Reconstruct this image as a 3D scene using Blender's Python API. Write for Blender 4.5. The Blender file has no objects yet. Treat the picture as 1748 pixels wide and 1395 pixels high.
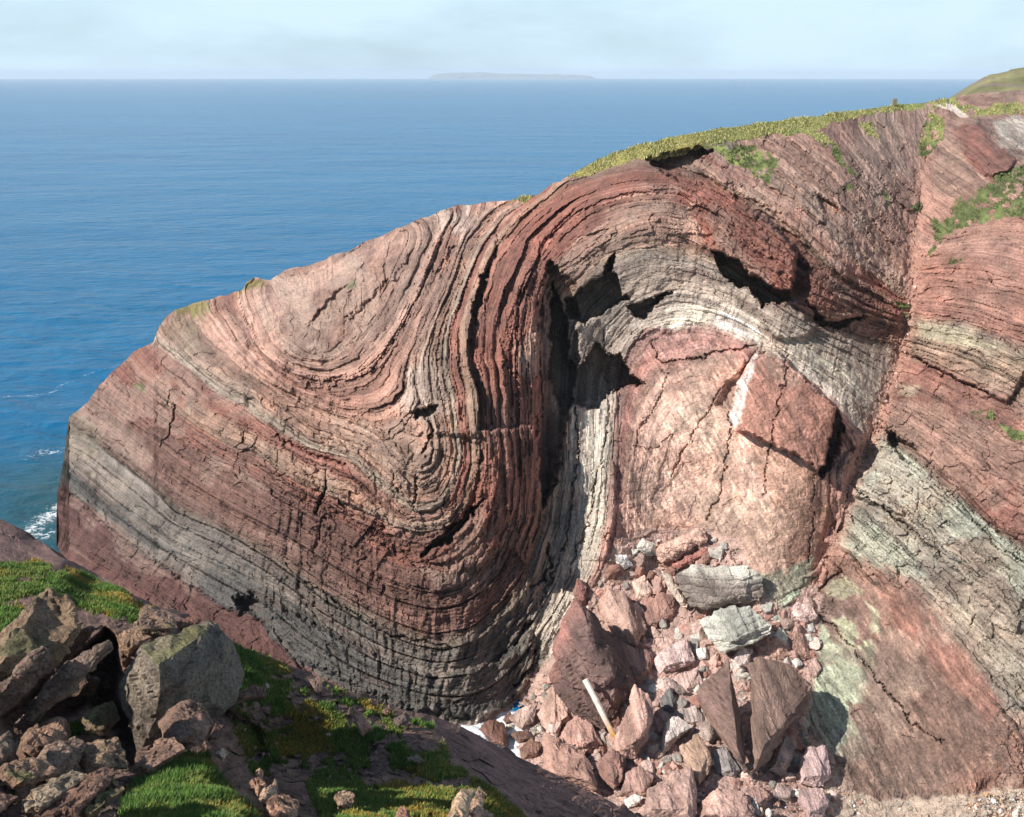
import bpy, bmesh, math
import numpy as np

# ------------------------------------------------------------------ camera, sky, sun, exposure
S = bpy.context.scene
COL = S.collection
F = 1874.0                       # focal length in photo pixels (photo 1748 x 1395)
CX, CY = 874.0, 697.5
CAMZ = 40.0                      # camera height above the sea in metres
TH = math.atan((697.5 - 127.0) / F)
cam_d = bpy.data.cameras.new('camera')
cam = bpy.data.objects.new('camera', cam_d)
COL.objects.link(cam)
cam.location = (0, 0, CAMZ)
cam.rotation_euler = (math.pi / 2 - TH, 0, 0)
cam_d.sensor_fit = 'HORIZONTAL'
cam_d.sensor_width = 36.0
cam_d.lens = 36.0 * F / 1748.0
cam_d.clip_start = 0.5
cam_d.clip_end = 60000.0
S.camera = cam

SUN = np.array([-0.68, -0.38, 0.64]); SUN /= np.linalg.norm(SUN)
SUN_EL = math.asin(SUN[2]); SUN_AZ = math.atan2(SUN[0], SUN[1])

world = bpy.data.worlds.new('World'); S.world = world; world.use_nodes = True
wn = world.node_tree; wn.nodes.clear()
def N(nt, t, **kw):
    n = nt.nodes.new(t)
    for k, v in kw.items():
        if k == 'ins':
            for a, b in v.items(): n.inputs[a].default_value = b
        else: setattr(n, k, v)
    return n
def ramp(nt, stops, interp='LINEAR'):
    n = nt.nodes.new('ShaderNodeValToRGB'); cr = n.color_ramp; cr.interpolation = interp
    while len(cr.elements) < len(stops): cr.elements.new(0.5)
    for e, (p, c) in zip(cr.elements, stops):
        e.position = p; e.color = (*c, 1) if len(c) == 3 else c
    return n
sky = N(wn, 'ShaderNodeTexSky', sky_type='NISHITA', sun_disc=False, sun_elevation=SUN_EL, sun_rotation=SUN_AZ,
        altitude=40, air_density=1.0, dust_density=0.6, ozone_density=2.0)
tc = N(wn, 'ShaderNodeTexCoord')
mp = N(wn, 'ShaderNodeMapping'); mp.inputs['Scale'].default_value = (2.2, 2.2, 9.0); mp.inputs['Location'].default_value = (0.35, 0.0, 0.2)
nz = N(wn, 'ShaderNodeTexNoise', ins={'Scale': 1.7, 'Detail': 7.0, 'Roughness': 0.55, 'Distortion': 0.35})
cr = ramp(wn, [(0.34, (.66, .66, .66)), (0.60, (1, 1, 1))])
veil = N(wn, 'ShaderNodeMix', data_type='RGBA'); veil.inputs[7].default_value = (11.8, 15.2, 17.4, 1)
tint = N(wn, 'ShaderNodeMix', data_type='RGBA', blend_type='MULTIPLY'); tint.inputs[0].default_value = 1.0
tint.inputs[7].default_value = (0.66, 0.98, 1.34, 1)
mul = N(wn, 'ShaderNodeMath', operation='MULTIPLY'); mul.inputs[1].default_value = 0.75
bg = N(wn, 'ShaderNodeBackground'); bg.inputs['Strength'].default_value = 0.05
wo = N(wn, 'ShaderNodeOutputWorld')
L = wn.links.new
L(tc.outputs['Generated'], mp.inputs['Vector']); L(mp.outputs['Vector'], nz.inputs['Vector'])
sepz = N(wn, 'ShaderNodeSeparateXYZ'); L(tc.outputs['Generated'], sepz.inputs[0])
thinr = N(wn, 'ShaderNodeMapRange', ins={1: .07, 2: .5, 3: 1.0, 4: .16}); L(sepz.outputs['Z'], thinr.inputs[0]); L(thinr.outputs[0], mul.inputs[1])
L(nz.outputs['Fac'], cr.inputs['Fac']); L(cr.outputs['Color'], mul.inputs[0]); L(mul.outputs[0], veil.inputs[0])
L(sky.outputs['Color'], tint.inputs[6]); L(tint.outputs[2], veil.inputs[6]); L(veil.outputs[2], bg.inputs['Color']); L(bg.outputs[0], wo.inputs['Surface'])

sun_d = bpy.data.lights.new('sun', 'SUN'); sun_d.energy = 5.0; sun_d.angle = math.radians(0.53); sun_d.color = (1.0, 0.955, 0.90)
sun = bpy.data.objects.new('sun', sun_d); COL.objects.link(sun)
from mathutils import Vector
sun.rotation_euler = Vector(SUN).to_track_quat('Z', 'Y').to_euler()
sun.location = (-60, -40, 120)

S.view_settings.view_transform = 'Standard'; S.view_settings.look = 'None'
S.view_settings.exposure = 0.3; S.view_settings.gamma = 1.0
S.cycles.use_denoising = True
S.cycles.max_bounces = 5; S.cycles.diffuse_bounces = 3; S.cycles.glossy_bounces = 2
S.cycles.volume_bounces = 1; S.cycles.transparent_max_bounces = 4

HAZE = 9e-5
# ------------------------------------------------------------------ numeric helpers
SIN, COS = math.sin(TH), math.cos(TH)
def P(px, py, y):
    """photo pixel + horizontal distance -> world point"""
    px = np.asarray(px, float); py = np.asarray(py, float); y = np.asarray(y, float)
    dx = (px - CX) / F; dv = (CY - py) / F
    ry = COS + dv * SIN; rz = -SIN + dv * COS
    k = y / ry
    return np.stack([dx * k, y + 0 * k, CAMZ + rz * k], -1)
def dist_at_z(py, z):
    dv = (CY - py) / F
    return (CAMZ - z) * (COS + dv * SIN) / (SIN - dv * COS)
def lin(c):
    c = np.asarray(c, float) / 255.0
    return np.where(c <= 0.04045, c / 12.92, ((c + 0.055) / 1.055) ** 2.4)
def h2(i, j, seed=0):
    i = np.asarray(i).astype(np.int64); j = np.asarray(j).astype(np.int64)
    n = (i * 374761393 + j * 668265263 + seed * 1442695041) & 0xffffffff
    n = ((n ^ (n >> 13)) * 1274126177) & 0xffffffff
    n = ((n ^ (n >> 16)) * 2246822519) & 0xffffffff
    return ((n ^ (n >> 15)) & 0xffffff) / float(0xffffff)
def vnoise(x, y, seed=0):
    xi = np.floor(x); yi = np.floor(y); fx = x - xi; fy = y - yi
    fx = fx * fx * fx * (fx * (fx * 6 - 15) + 10); fy = fy * fy * fy * (fy * (fy * 6 - 15) + 10)
    a = h2(xi, yi, seed); b = h2(xi + 1, yi, seed); c = h2(xi, yi + 1, seed); d = h2(xi + 1, yi + 1, seed)
    return (a + (b - a) * fx) * (1 - fy) + (c + (d - c) * fx) * fy - 0.5
def fbm(x, y, seed=0, oct=4, g=0.5):
    r = 0; a = 1.0
    for o in range(oct):
        r = r + a * vnoise(x * 2 ** o + 17.3 * o, y * 2 ** o - 9.1 * o, seed + o); a *= g
    return r
def facets(x, y, seed=0):
    """random tilted planes on jittered cells: chipped rock faces"""
    xi = np.floor(x); yi = np.floor(y)
    best = np.full(x.shape, 9.9); out = np.zeros(x.shape)
    for a in (-1, 0, 1):
        for b in (-1, 0, 1):
            ci = xi + a; cj = yi + b
            cx = ci + h2(ci, cj, seed); cy = cj + h2(ci, cj, seed + 1)
            d = (x - cx) ** 2 + (y - cy) ** 2
            m = d < best
            v = (x - cx) * (h2(ci, cj, seed + 2) - .5) * 1.6 + (y - cy) * (h2(ci, cj, seed + 3) - .5) * 1.6 + (h2(ci, cj, seed + 4) - .5) * 0.8
            out = np.where(m, v, out); best = np.where(m, d, best)
    return out
def sstep(a, b, x):
    t = np.clip((x - a) / (b - a), 0, 1); return t * t * (3 - 2 * t)
def poly_sd(poly, x, y):
    """signed distance to polygon, positive inside"""
    p = np.asarray(poly, float); n = len(p)
    d = np.full(x.shape, 1e9); ins = np.zeros(x.shape, bool)
    for k in range(n):
        ax, ay = p[k]; bx, by = p[(k + 1) % n]
        ex, ey = bx - ax, by - ay
        t = np.clip(((x - ax) * ex + (y - ay) * ey) / (ex * ex + ey * ey + 1e-9), 0, 1)
        d = np.minimum(d, (x - ax - t * ex) ** 2 + (y - ay - t * ey) ** 2)
        if ay != by:
            c = ((ay > y) != (by > y)) & (x < (bx - ax) * (y - ay) / (by - ay) + ax)
            ins ^= c
    d = np.sqrt(d)
    return np.where(ins, d, -d)
def line_d(pts, x, y):
    p = np.asarray(pts, float); d = np.full(x.shape, 1e9)
    for k in range(len(p) - 1):
        ax, ay = p[k]; bx, by = p[k + 1]; ex, ey = bx - ax, by - ay
        t = np.clip(((x - ax) * ex + (y - ay) * ey) / (ex * ex + ey * ey + 1e-9), 0, 1)
        d = np.minimum(d, (x - ax - t * ex) ** 2 + (y - ay - t * ey) ** 2)
    return np.sqrt(d)
def patch_eval(poly, x, y, feather, pad=None, shift=None):
    """0..1 mask evaluated only near the polygon"""
    p = np.asarray(poly, float); pad = feather + 6 if pad is None else pad
    m = (x > p[:, 0].min() - pad) & (x < p[:, 0].max() + pad) & (y > p[:, 1].min() - pad) & (y < p[:, 1].max() + pad)
    out = np.zeros(x.shape)
    if m.any():
        sd_ = poly_sd(p, x[m], y[m])
        out[m] = sstep(-feather, feather, sd_ if shift is None else sd_ + shift[m])
    return out
def tps(pts, smooth=1e-3):
    p = np.asarray(pts, float); xy = p[:, :2] / 400.0; v = p[:, 2]; n = len(p)
    def U(r2): return np.where(r2 > 1e-12, 0.5 * r2 * np.log(r2 + 1e-12), 0)
    K = U(((xy[:, None] - xy[None]) ** 2).sum(-1)) + smooth * np.eye(n)
    A = np.zeros((n + 3, n + 3)); A[:n, :n] = K; A[:n, n] = 1; A[:n, n + 1:] = xy; A[n, :n] = 1; A[n + 1:, :n] = xy.T
    w = np.linalg.solve(A, np.concatenate([v, [0, 0, 0]]))
    def f(x, y):
        x = np.asarray(x, float) / 400.0; y = np.asarray(y, float) / 400.0
        r = w[n] + w[n + 1] * x + w[n + 2] * y
        for k in range(n):
            r = r + w[k] * U((x - xy[k, 0]) ** 2 + (y - xy[k, 1]) ** 2)
        return r
    return f
# field of bedding levels from traced bedding lines: smooth interpolation (Laplace) on a 4 px grid
def solve_levels(lines, x0, y0, x1, y1):
    res = None
    for cell in (32, 16, 8, 4):
        W = int((x1 - x0) / cell) + 1; H = int((y1 - y0) / cell) + 1
        fix = np.zeros((H, W), bool); acc = np.zeros((H, W)); cnt = np.zeros((H, W))
        for s, pts in lines:
            p = np.asarray(pts, float)
            for k in range(len(p) - 1):
                n = int(np.hypot(*(p[k + 1] - p[k])) / cell * 2) + 2
                t = np.linspace(0, 1, n)[:, None]; q = p[k] + (p[k + 1] - p[k]) * t
                i = np.round((q[:, 0] - x0) / cell).astype(int); j = np.round((q[:, 1] - y0) / cell).astype(int)
                ok = (i >= 0) & (i < W) & (j >= 0) & (j < H)
                np.add.at(acc, (j[ok], i[ok]), s); np.add.at(cnt, (j[ok], i[ok]), 1)
        fix = cnt > 0; val = np.where(fix, acc / np.maximum(cnt, 1), 0)
        if res is None: u = np.where(fix, val, val[fix].mean())
        else:
            jj = np.clip(np.arange(H) * cell / pc, 0, res.shape[0] - 1); ii = np.clip(np.arange(W) * cell / pc, 0, res.shape[1] - 1)
            u = bil(res, ii[None, :] + 0 * jj[:, None], jj[:, None] + 0 * ii[None, :]); u = np.where(fix, val, u)
        for it in range(220):
            q = np.pad(u, 1, mode='edge')
            u = np.where(fix, val, (q[:-2, 1:-1] + q[2:, 1:-1] + q[1:-1, :-2] + q[1:-1, 2:]) * .25)
        res = u; pc = cell
    for it in range(3):
        q = np.pad(u, 1, mode='edge'); u = (q[:-2, 1:-1] + q[2:, 1:-1] + q[1:-1, :-2] + q[1:-1, 2:] + 2 * u) / 6
    return u
def bil(a, x, y):
    x = np.clip(x, 0, a.shape[1] - 1.001); y = np.clip(y, 0, a.shape[0] - 1.001)
    i = x.astype(int); j = y.astype(int); fx = x - i; fy = y - j
    return (a[j, i] * (1 - fx) + a[j, i + 1] * fx) * (1 - fy) + (a[j + 1, i] * (1 - fx) + a[j + 1, i + 1] * fx) * fy
def along_field(u):
    """coordinate that runs along the beds (pixels / 4): least-squares integral of the rotated unit gradient"""
    gy, gx = np.gradient(u); m = np.hypot(gx, gy) + 1e-3
    vx, vy = -gy / m, gx / m
    div = np.gradient(vx, axis=1) + np.gradient(vy, axis=0)
    H, W = u.shape
    e = np.block([[div, div[:, ::-1]], [div[::-1], div[::-1, ::-1]]])
    ky = np.fft.fftfreq(2 * H)[:, None]; kx = np.fft.rfftfreq(2 * W)[None]
    lam = 2 * np.cos(2 * np.pi * kx) + 2 * np.cos(2 * np.pi * ky) - 4; lam[0, 0] = 1
    E = np.fft.rfft2(e) / lam; E[0, 0] = 0
    return np.fft.irfft2(E, s=e.shape)[:H, :W], 1.0 / m

# ------------------------------------------------------------------ object helpers
def link(o, parent=None):
    COL.objects.link(o)
    if parent is not None: o.parent = parent
    return o
def tag(o, label=None, cat=None, group=None, kind=None):
    if label: o['label'] = label
    if cat: o['category'] = cat
    if group: o['group'] = group
    if kind: o['kind'] = kind
    return o
def mesh_np(name, V, Fc, mat, parent=None, col=None, uv=None, smooth=False):
    """numpy mesh: V (n,3), Fc (m,3) or (m,4); col = per-vertex colour, uv = per-vertex pair"""
    me = bpy.data.meshes.new(name)
    n = len(V); m = len(Fc); k = Fc.shape[1]
    me.vertices.add(n); me.vertices.foreach_set('co', np.ascontiguousarray(V, np.float32).ravel())
    me.loops.add(m * k); me.loops.foreach_set('vertex_index', np.ascontiguousarray(Fc, np.int32).ravel())
    me.polygons.add(m); me.polygons.foreach_set('loop_start', np.arange(0, m * k, k, dtype=np.int32))
    me.polygons.foreach_set('loop_total', np.full(m, k, np.int32))
    me.polygons.foreach_set('use_smooth', np.full(m, smooth, bool))
    if col is not None:
        a = me.color_attributes.new('rock_colour', 'FLOAT_COLOR', 'POINT')
        c = np.ones((n, 4), np.float32); c[:, :3] = col; a.data.foreach_set('color', c.ravel())
    if uv is not None:
        a = me.attributes.new('bed', 'FLOAT_VECTOR', 'POINT')
        c = np.zeros((n, 3), np.float32); c[:, :uv.shape[1]] = uv; a.data.foreach_set('vector', c.ravel())
    me.update(calc_edges=True)
    if mat is not None: me.materials.append(mat)
    return link(bpy.data.objects.new(name, me), parent)
def empty(name, loc):
    o = bpy.data.objects.new(name, None); o.location = loc; o.empty_display_size = 0.5
    return link(o)

# ------------------------------------------------------------------ materials
def new_mat(name):
    m = bpy.data.materials.new(name); m.use_nodes = True; nt = m.node_tree; nt.nodes.clear()
    out = N(nt, 'ShaderNodeOutputMaterial'); b = N(nt, 'ShaderNodeBsdfPrincipled')
    nt.links.new(b.outputs[0], out.inputs['Surface'])
    return m, nt, b
def rock_material(name, attr=True, colour=(.3, .2, .18), rough=.85, scale=1.0, bump=.5, beds=False, var=.5, spec=.25):
    """rock: colour of the rock itself (attribute or value) broken up by grain, blotches, specks; fine relief as bump"""
    m, nt, b = new_mat(name); l = nt.links.new
    geo = N(nt, 'ShaderNodeNewGeometry')
    b.inputs['Roughness'].default_value = rough; b.inputs['Specular IOR Level'].default_value = spec
    if attr:
        base = N(nt, 'ShaderNodeAttribute', attribute_name='rock_colour'); bc = base.outputs['Color']
    else:
        base = N(nt, 'ShaderNodeObjectInfo'); bc = base.outputs['Color']
    n1 = N(nt, 'ShaderNodeTexNoise', ins={'Scale': .9 * scale, 'Detail': 8., 'Roughness': .65})
    n2 = N(nt, 'ShaderNodeTexNoise', ins={'Scale': 6.5 * scale, 'Detail': 6., 'Roughness': .7})
    n3 = N(nt, 'ShaderNodeTexVoronoi', ins={'Scale': 3.2 * scale, 'Randomness': 1.})
    for n in (n1, n2, n3): l(geo.outputs['Position'], n.inputs['Vector'])
    r1 = ramp(nt, [(.28, (1 - var * .8,) * 3), (.5, (1, 1, 1)), (.75, (1 + var * .55, 1 + var * .52, 1 + var * .47))])
    r2 = ramp(nt, [(.30, (1 - var,) * 3), (.52, (1, 1, 1)), (.78, (1 + var * .9,) * 3)])
    l(n1.outputs['Fac'], r1.inputs['Fac']); l(n2.outputs['Fac'], r2.inputs['Fac'])
    m1 = N(nt, 'ShaderNodeMix', data_type='RGBA', blend_type='MULTIPLY', ins={0: 1.}); m2 = N(nt, 'ShaderNodeMix', data_type='RGBA', blend_type='MULTIPLY', ins={0: 1.})
    l(bc, m1.inputs[6]); l(r1.outputs[0], m1.inputs[7]); l(m1.outputs[2], m2.inputs[6]); l(r2.outputs[0], m2.inputs[7])
    last = m2.outputs[2]
    hgt = n2.outputs['Fac']
    mixh = N(nt, 'ShaderNodeMath', operation='MULTIPLY_ADD', ins={1: .35}); l(n3.outputs['Distance'], mixh.inputs[0]); l(n2.outputs['Fac'], mixh.inputs[2]); hgt = mixh.outputs[0]
    if beds:
        at = N(nt, 'ShaderNodeAttribute', attribute_name='bed')
        mpn = N(nt, 'ShaderNodeMapping'); mpn.inputs['Scale'].default_value = (.05, 5.5, 1)
        nb = N(nt, 'ShaderNodeTexNoise', ins={'Scale': 1., 'Detail': 3., 'Roughness': .6})
        l(at.outputs['Vector'], mpn.inputs['Vector']); l(mpn.outputs[0], nb.inputs['Vector'])
        rb = ramp(nt, [(.35, (.62, .61, .60)), (.5, (1, 1, 1)), (.68, (1.32, 1.32, 1.30))])
        l(nb.outputs['Fac'], rb.inputs['Fac'])
        sep = N(nt, 'ShaderNodeSeparateXYZ'); l(at.outputs['Vector'], sep.inputs[0])
        m3 = N(nt, 'ShaderNodeMix', data_type='RGBA', blend_type='MULTIPLY'); l(sep.outputs['Z'], m3.inputs[0])
        l(last, m3.inputs[6]); l(rb.outputs[0], m3.inputs[7]); last = m3.outputs[2]
        ma = N(nt, 'ShaderNodeMath', operation='MULTIPLY_ADD', ins={1: .8}); l(nb.outputs['Fac'], ma.inputs[0]); l(hgt, ma.inputs[2]); hgt = ma.outputs[0]
    l(last, b.inputs['Base Color'])
    bp = N(nt, 'ShaderNodeBump', ins={'Strength': bump, 'Distance': .12}); l(hgt, bp.inputs['Height']); l(bp.outputs[0], b.inputs['Normal'])
    return m
M_CLIFF = rock_material('bedded_rock', beds=True, bump=1.0, var=.52)
M_SCREE = rock_material('scree', scale=2.2, bump=.7, var=.55)
M_BOULDER = rock_material('boulder_rock', attr=True, scale=1.8, bump=.8, var=.55)
M_FG = rock_material('lichened_rock', scale=2.6, bump=.9, var=.75)
M_WET = rock_material('wet_rock', scale=1.4, bump=.4, var=.35, rough=.35, spec=.5)
def leaf_material(name, sat=1.0):
    m, nt, b = new_mat(name); l = nt.links.new
    a = N(nt, 'ShaderNodeAttribute', attribute_name='rock_colour'); l(a.outputs['Color'], b.inputs['Base Color'])
    b.inputs['Roughness'].default_value = .6; b.inputs['Specular IOR Level'].default_value = .2
    return m
M_GRASS = leaf_material('grass_blades')

# ------------------------------------------------------------------ the folded cliff: skyline, distances, bedding lines
RIDGE = np.array([(60, 960), (95, 935), (97, 850), (108, 790), (118, 712), (135, 700), (150, 688), (170, 655), (185, 640), (215, 612), (240, 598), (262, 585), (270, 560),
    (284, 540), (300, 528), (345, 515), (400, 497), (415, 492), (422, 478), (436, 472), (452, 478), (460, 480), (490, 458), (530, 450), (590, 430), (640, 405), (690, 385), (720, 370), (780, 350), (850, 342),
    (880, 342), (920, 332), (960, 305), (1020, 274), (1080, 250), (1150, 235), (1220, 221), (1300, 210), (1380, 200), (1450, 190), (1525, 180),
    (1580, 174), (1620, 167), (1640, 163), (1748, 153), (1830, 148), (1990, 138)], float)
DEPTH = [(95, 950, 87), (97, 860, 92.5), (110, 790, 95.5), (120, 712, 101), (200, 1010, 78.5), (300, 1065, 73.8), (400, 1110, 70), (500, 1150, 67), (600, 1192, 64.2), (700, 1232, 61.4), (790, 1236, 61.2), (890, 1160, 66.3),
    (185, 640, 101), (270, 560, 101), (300, 530, 102), (420, 480, 100), (530, 450, 100), (640, 405, 100), (720, 372, 99), (850, 342, 99), (960, 306, 96),
    (200, 800, 89), (200, 720, 93), (300, 800, 82), (300, 900, 79.5), (300, 640, 90), (400, 900, 74), (400, 760, 78), (400, 620, 86), (500, 1080, 68.6), (500, 900, 70.5), (500, 780, 72.5), (550, 700, 76), (500, 600, 83.5), (440, 540, 92), (560, 520, 88),
    (600, 1000, 67), (600, 850, 69), (640, 600, 79.5), (660, 480, 89), (740, 450, 89), (760, 700, 69.5), (700, 760, 68.5), (760, 900, 66.3), (750, 1050, 64.8), (800, 1150, 63.5), (740, 560, 77), (820, 560, 75), (880, 420, 85), (860, 480, 79),
    (860, 900, 67), (880, 700, 69), (900, 600, 72), (900, 1050, 67.0), (950, 1000, 68.4), (960, 880, 70.4), (1010, 900, 68.9), (985, 700, 73), (1030, 800, 70.2), (1040, 940, 68.3), (985, 1010, 67.9),
    (920, 500, 77), (1000, 400, 81), (1100, 320, 83), (1180, 245, 90), (1180, 330, 82), (1020, 520, 77.5), (1020, 600, 77), (1080, 660, 75), (1150, 900, 70), (1150, 750, 72), (1200, 560, 75.5), (1150, 450, 77.5), (1250, 480, 76.5),
    (1250, 640, 73), (1250, 820, 70), (1280, 400, 78), (1350, 330, 81), (1400, 205, 97), (1300, 212, 95), (1300, 260, 89), (1080, 255, 92), (1450, 450, 76), (1400, 560, 74), (1420, 700, 70), (1380, 830, 67.5), (1330, 1000, 65.3), (1300, 920, 67),
    (1530, 182, 108), (1500, 260, 92), (1520, 400, 82), (1560, 450, 80), (1530, 600, 75.6), (1480, 780, 70.8), (1430, 900, 68.3), (1400, 1000, 66.2), (1480, 650, 73),
    (1600, 250, 98), (1700, 250, 92), (1748, 155, 112), (1810, 180, 104), (1650, 380, 82), (1748, 330, 80), (1800, 420, 70), (1748, 400, 73),
    (1650, 450, 76), (1748, 500, 67.5), (1640, 600, 70), (1600, 750, 66.5), (1748, 800, 59), (1800, 700, 60), (1510, 800, 68.5), (1480, 900, 66), (1600, 950, 61.5), (1748, 1050, 54), (1450, 1100, 62.5), (1400, 1100, 63.8),
    (1500, 1250, 57.2), (1600, 1200, 56), (1500, 1355, 53.9), (1700, 1340, 51.2), (1748, 1230, 50.8), (1810, 1330, 49.5), (1980, 1330, 46.5), (1980, 900, 48), (1980, 500, 56), (1980, 150, 106), (1700, 1200, 52.4), (1400, 1270, 57),
    (1150, 960, 68.8), (1050, 990, 68), (1150, 1100, 64.0), (1300, 1100, 63), (1000, 1100, 65), (1200, 1250, 57.6), (1000, 1200, 61), (900, 1240, 61.0), (960, 1300, 56.6), (1100, 1390, 51.2), (1300, 1390, 51.0), (850, 1300, 57.6), (900, 1400, 52.2)]
for gx in (-40, 20, 60): DEPTH.append((gx, 900, 96))
depth_base = tps(DEPTH, 2e-3)

LA = [(0, [(1170, 760), (1190, 800)]), (3, [(1100, 960), (1110, 840), (1140, 740), (1200, 690), (1240, 760), (1240, 860), (1200, 940)]),
    (6, [(1020, 1060), (1060, 940), (1072, 800), (1085, 700), (1130, 640), (1200, 610), (1270, 640), (1330, 740), (1380, 830), (1370, 960)]),
    (8.5, [(95, 870), (200, 950), (300, 1010), (420, 1085)]), (4, [(95, 925), (180, 975), (300, 1050)]),
    (8.5, [(1000, 1060), (1045, 930), (1058, 800), (1065, 700), (1085, 620), (1120, 585), (1200, 572), (1270, 592), (1300, 620), (1400, 700), (1460, 770)]),
    (10, [(97, 805), (160, 872), (250, 945), (300, 975), (380, 1030), (450, 1055), (500, 1110), (600, 1170), (700, 1207), (790, 1230), (850, 1212), (900, 1160), (935, 1100), (985, 1020), (1010, 975), (1030, 900), (1045, 800), (1050, 700), (1055, 640), (1070, 590), (1100, 562), (1150, 547), (1210, 552), (1280, 582), (1340, 625), (1420, 685), (1480, 745)]),
    (15, [(105, 775), (200, 855), (300, 925), (390, 965), (470, 1010), (560, 1080), (650, 1130), (740, 1157), (810, 1150), (860, 1110), (905, 1065), (945, 1000), (975, 920), (990, 820), (1000, 720), (1005, 640), (1030, 570), (1075, 525), (1150, 492), (1210, 502), (1290, 545), (1350, 580), (1440, 640), (1500, 690)]),
    (20, [(112, 740), (150, 742), (210, 790), (260, 830), (300, 875), (380, 905), (470, 960), (560, 1030), (640, 1072), (700, 1100), (760, 1112), (820, 1092), (855, 1060), (885, 1030), (915, 980), (942, 900), (955, 800), (952, 700), (950, 600), (960, 530), (1000, 480), (1050, 440), (1150, 428), (1230, 460), (1330, 520), (1400, 560), (1520, 610)]),
    (24, [(122, 705), (200, 765), (300, 840), (400, 900), (470, 930), (560, 985), (650, 1040), (740, 1070), (800, 1060), (850, 1020), (890, 960), (915, 880), (922, 800), (922, 700), (915, 600), (920, 520), (940, 462), (985, 425), (1040, 397), (1100, 372), (1170, 375), (1230, 420), (1290, 468), (1370, 520), (1460, 555), (1545, 580)]),
    (28, [(165, 662), (250, 730), (330, 785), (420, 835), (510, 890), (590, 940), (660, 985), (740, 1010), (800, 990), (845, 940), (865, 880), (872, 800), (868, 700), (862, 620), (870, 560), (890, 490), (922, 415), (986, 351), (1051, 329), (1101, 322), (1160, 325), (1220, 360), (1300, 425), (1380, 475), (1480, 530), (1550, 550)]),
    (32, [(205, 620), (270, 680), (350, 735), (430, 775), (530, 830), (600, 870), (660, 895), (720, 912), (770, 900), (803, 855), (820, 800), (822, 740), (818, 680), (800, 600), (800, 560), (815, 500), (835, 445), (850, 415), (904, 358), (968, 318), (1065, 286), (1147, 284), (1210, 305), (1248, 328), (1323, 373), (1376, 421), (1440, 480), (1540, 530)]),
    (35, [(260, 587), (310, 622), (350, 667), (420, 702), (480, 747), (540, 777), (590, 787), (640, 830), (690, 880), (740, 882), (775, 852), (793, 790), (790, 740), (783, 680), (765, 620), (772, 560), (790, 500), (810, 450), (828, 412), (870, 362), (935, 318)]),
    (35, [(1215, 262), (1248, 289), (1347, 343), (1415, 403), (1469, 465), (1550, 515)]),
    (38, [(285, 550), (335, 608), (400, 650), (470, 690), (530, 735), (580, 757), (620, 772), (660, 800), (700, 845), (740, 850), (762, 810), (768, 760), (760, 710), (745, 660), (742, 600), (755, 550), (775, 500), (793, 450), (810, 410), (850, 362), (910, 335)]),
    (38, [(1262, 240), (1330, 270), (1400, 325), (1460, 390), (1520, 460), (1556, 500)]),
    (41, [(330, 530), (400, 605), (460, 655), (520, 690), (580, 712), (640, 735), (690, 775), (715, 800), (735, 790), (742, 750), (735, 710), (715, 682), (708, 650), (718, 600), (738, 550), (758, 500), (776, 450), (795, 400), (830, 358), (868, 342)]),
    (41, [(1335, 212), (1370, 228), (1439, 289), (1511, 376), (1562, 440)]),
    (44, [(380, 510), (430, 590), (480, 640), (530, 668), (580, 676), (630, 668), (662, 640), (692, 580), (715, 530), (738, 480), (757, 430), (775, 390), (800, 352)]),
    (44, [(1420, 200), (1470, 260), (1530, 340), (1572, 400)]),
    (47, [(420, 490), (454, 595), (500, 626), (558, 636), (610, 618), (645, 580), (675, 530), (700, 480), (722, 430), (745, 385), (762, 362)]), (47, [(1490, 190), (1530, 250), (1572, 320)]),
    (50, [(455, 485), (490, 570), (525, 600), (565, 590), (600, 560), (640, 510), (665, 460), (694, 390)]), (50, [(1550, 180), (1585, 250), (1590, 300)])]
LB = [(90, [(1640, 170), (1748, 190)]), (93, [(1600, 200), (1660, 215), (1748, 290)]), (96, [(1580, 260), (1650, 300), (1700, 340), (1748, 370)]), (100, [(1560, 350), (1620, 395), (1748, 385)]),
    (104, [(1570, 425), (1640, 412), (1700, 402), (1748, 412), (1812, 430)]), (107, [(1560, 460), (1600, 452), (1660, 450), (1748, 478), (1812, 495)]),
    (110, [(1555, 502), (1640, 500), (1700, 516), (1748, 538), (1812, 560)]), (114, [(1545, 548), (1624, 558), (1714, 580), (1748, 604), (1812, 640)]),
    (119, [(1535, 600), (1560, 609), (1632, 647), (1689, 673), (1748, 700), (1812, 735)]), (125, [(1490, 715), (1513, 730), (1570, 772), (1642, 837), (1696, 894), (1748, 922), (1812, 960)]),
    (127, [(1500, 750), (1527, 764), (1606, 828), (1660, 872), (1748, 952), (1812, 1000)]), (131, [(1440, 822), (1470, 840), (1527, 873), (1592, 941), (1680, 1020), (1748, 1080), (1812, 1140)]),
    (135, [(1425, 880), (1480, 945), (1560, 1020), (1640, 1100), (1720, 1190), (1812, 1295)]), (138, [(1405, 960), (1470, 1025), (1560, 1115), (1640, 1205), (1700, 1285), (1745, 1350)]),
    (142, [(1400, 1060), (1460, 1120), (1530, 1200), (1590, 1285), (1630, 1355)]), (147, [(1390, 1150), (1440, 1200), (1490, 1270), (1530, 1355)])]
GX0, GY0, GX1, GY1 = 60, 120, 1984, 1400
for _l in LB:
    (_a, _b), (_c, _d) = _l[1][-2], _l[1][-1]
    if _c > 1740 and _b != _d: _l[1].append((1984, _d + (_d - _b) / max(_c - _a, 1) * (1984 - _c) * .8))
SA = solve_levels(LA, GX0, GY0, GX1, GY1); TA, RA = along_field(SA)
SB = solve_levels(LB, GX0, GY0, GX1, GY1); TB, RB = along_field(SB)

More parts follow.
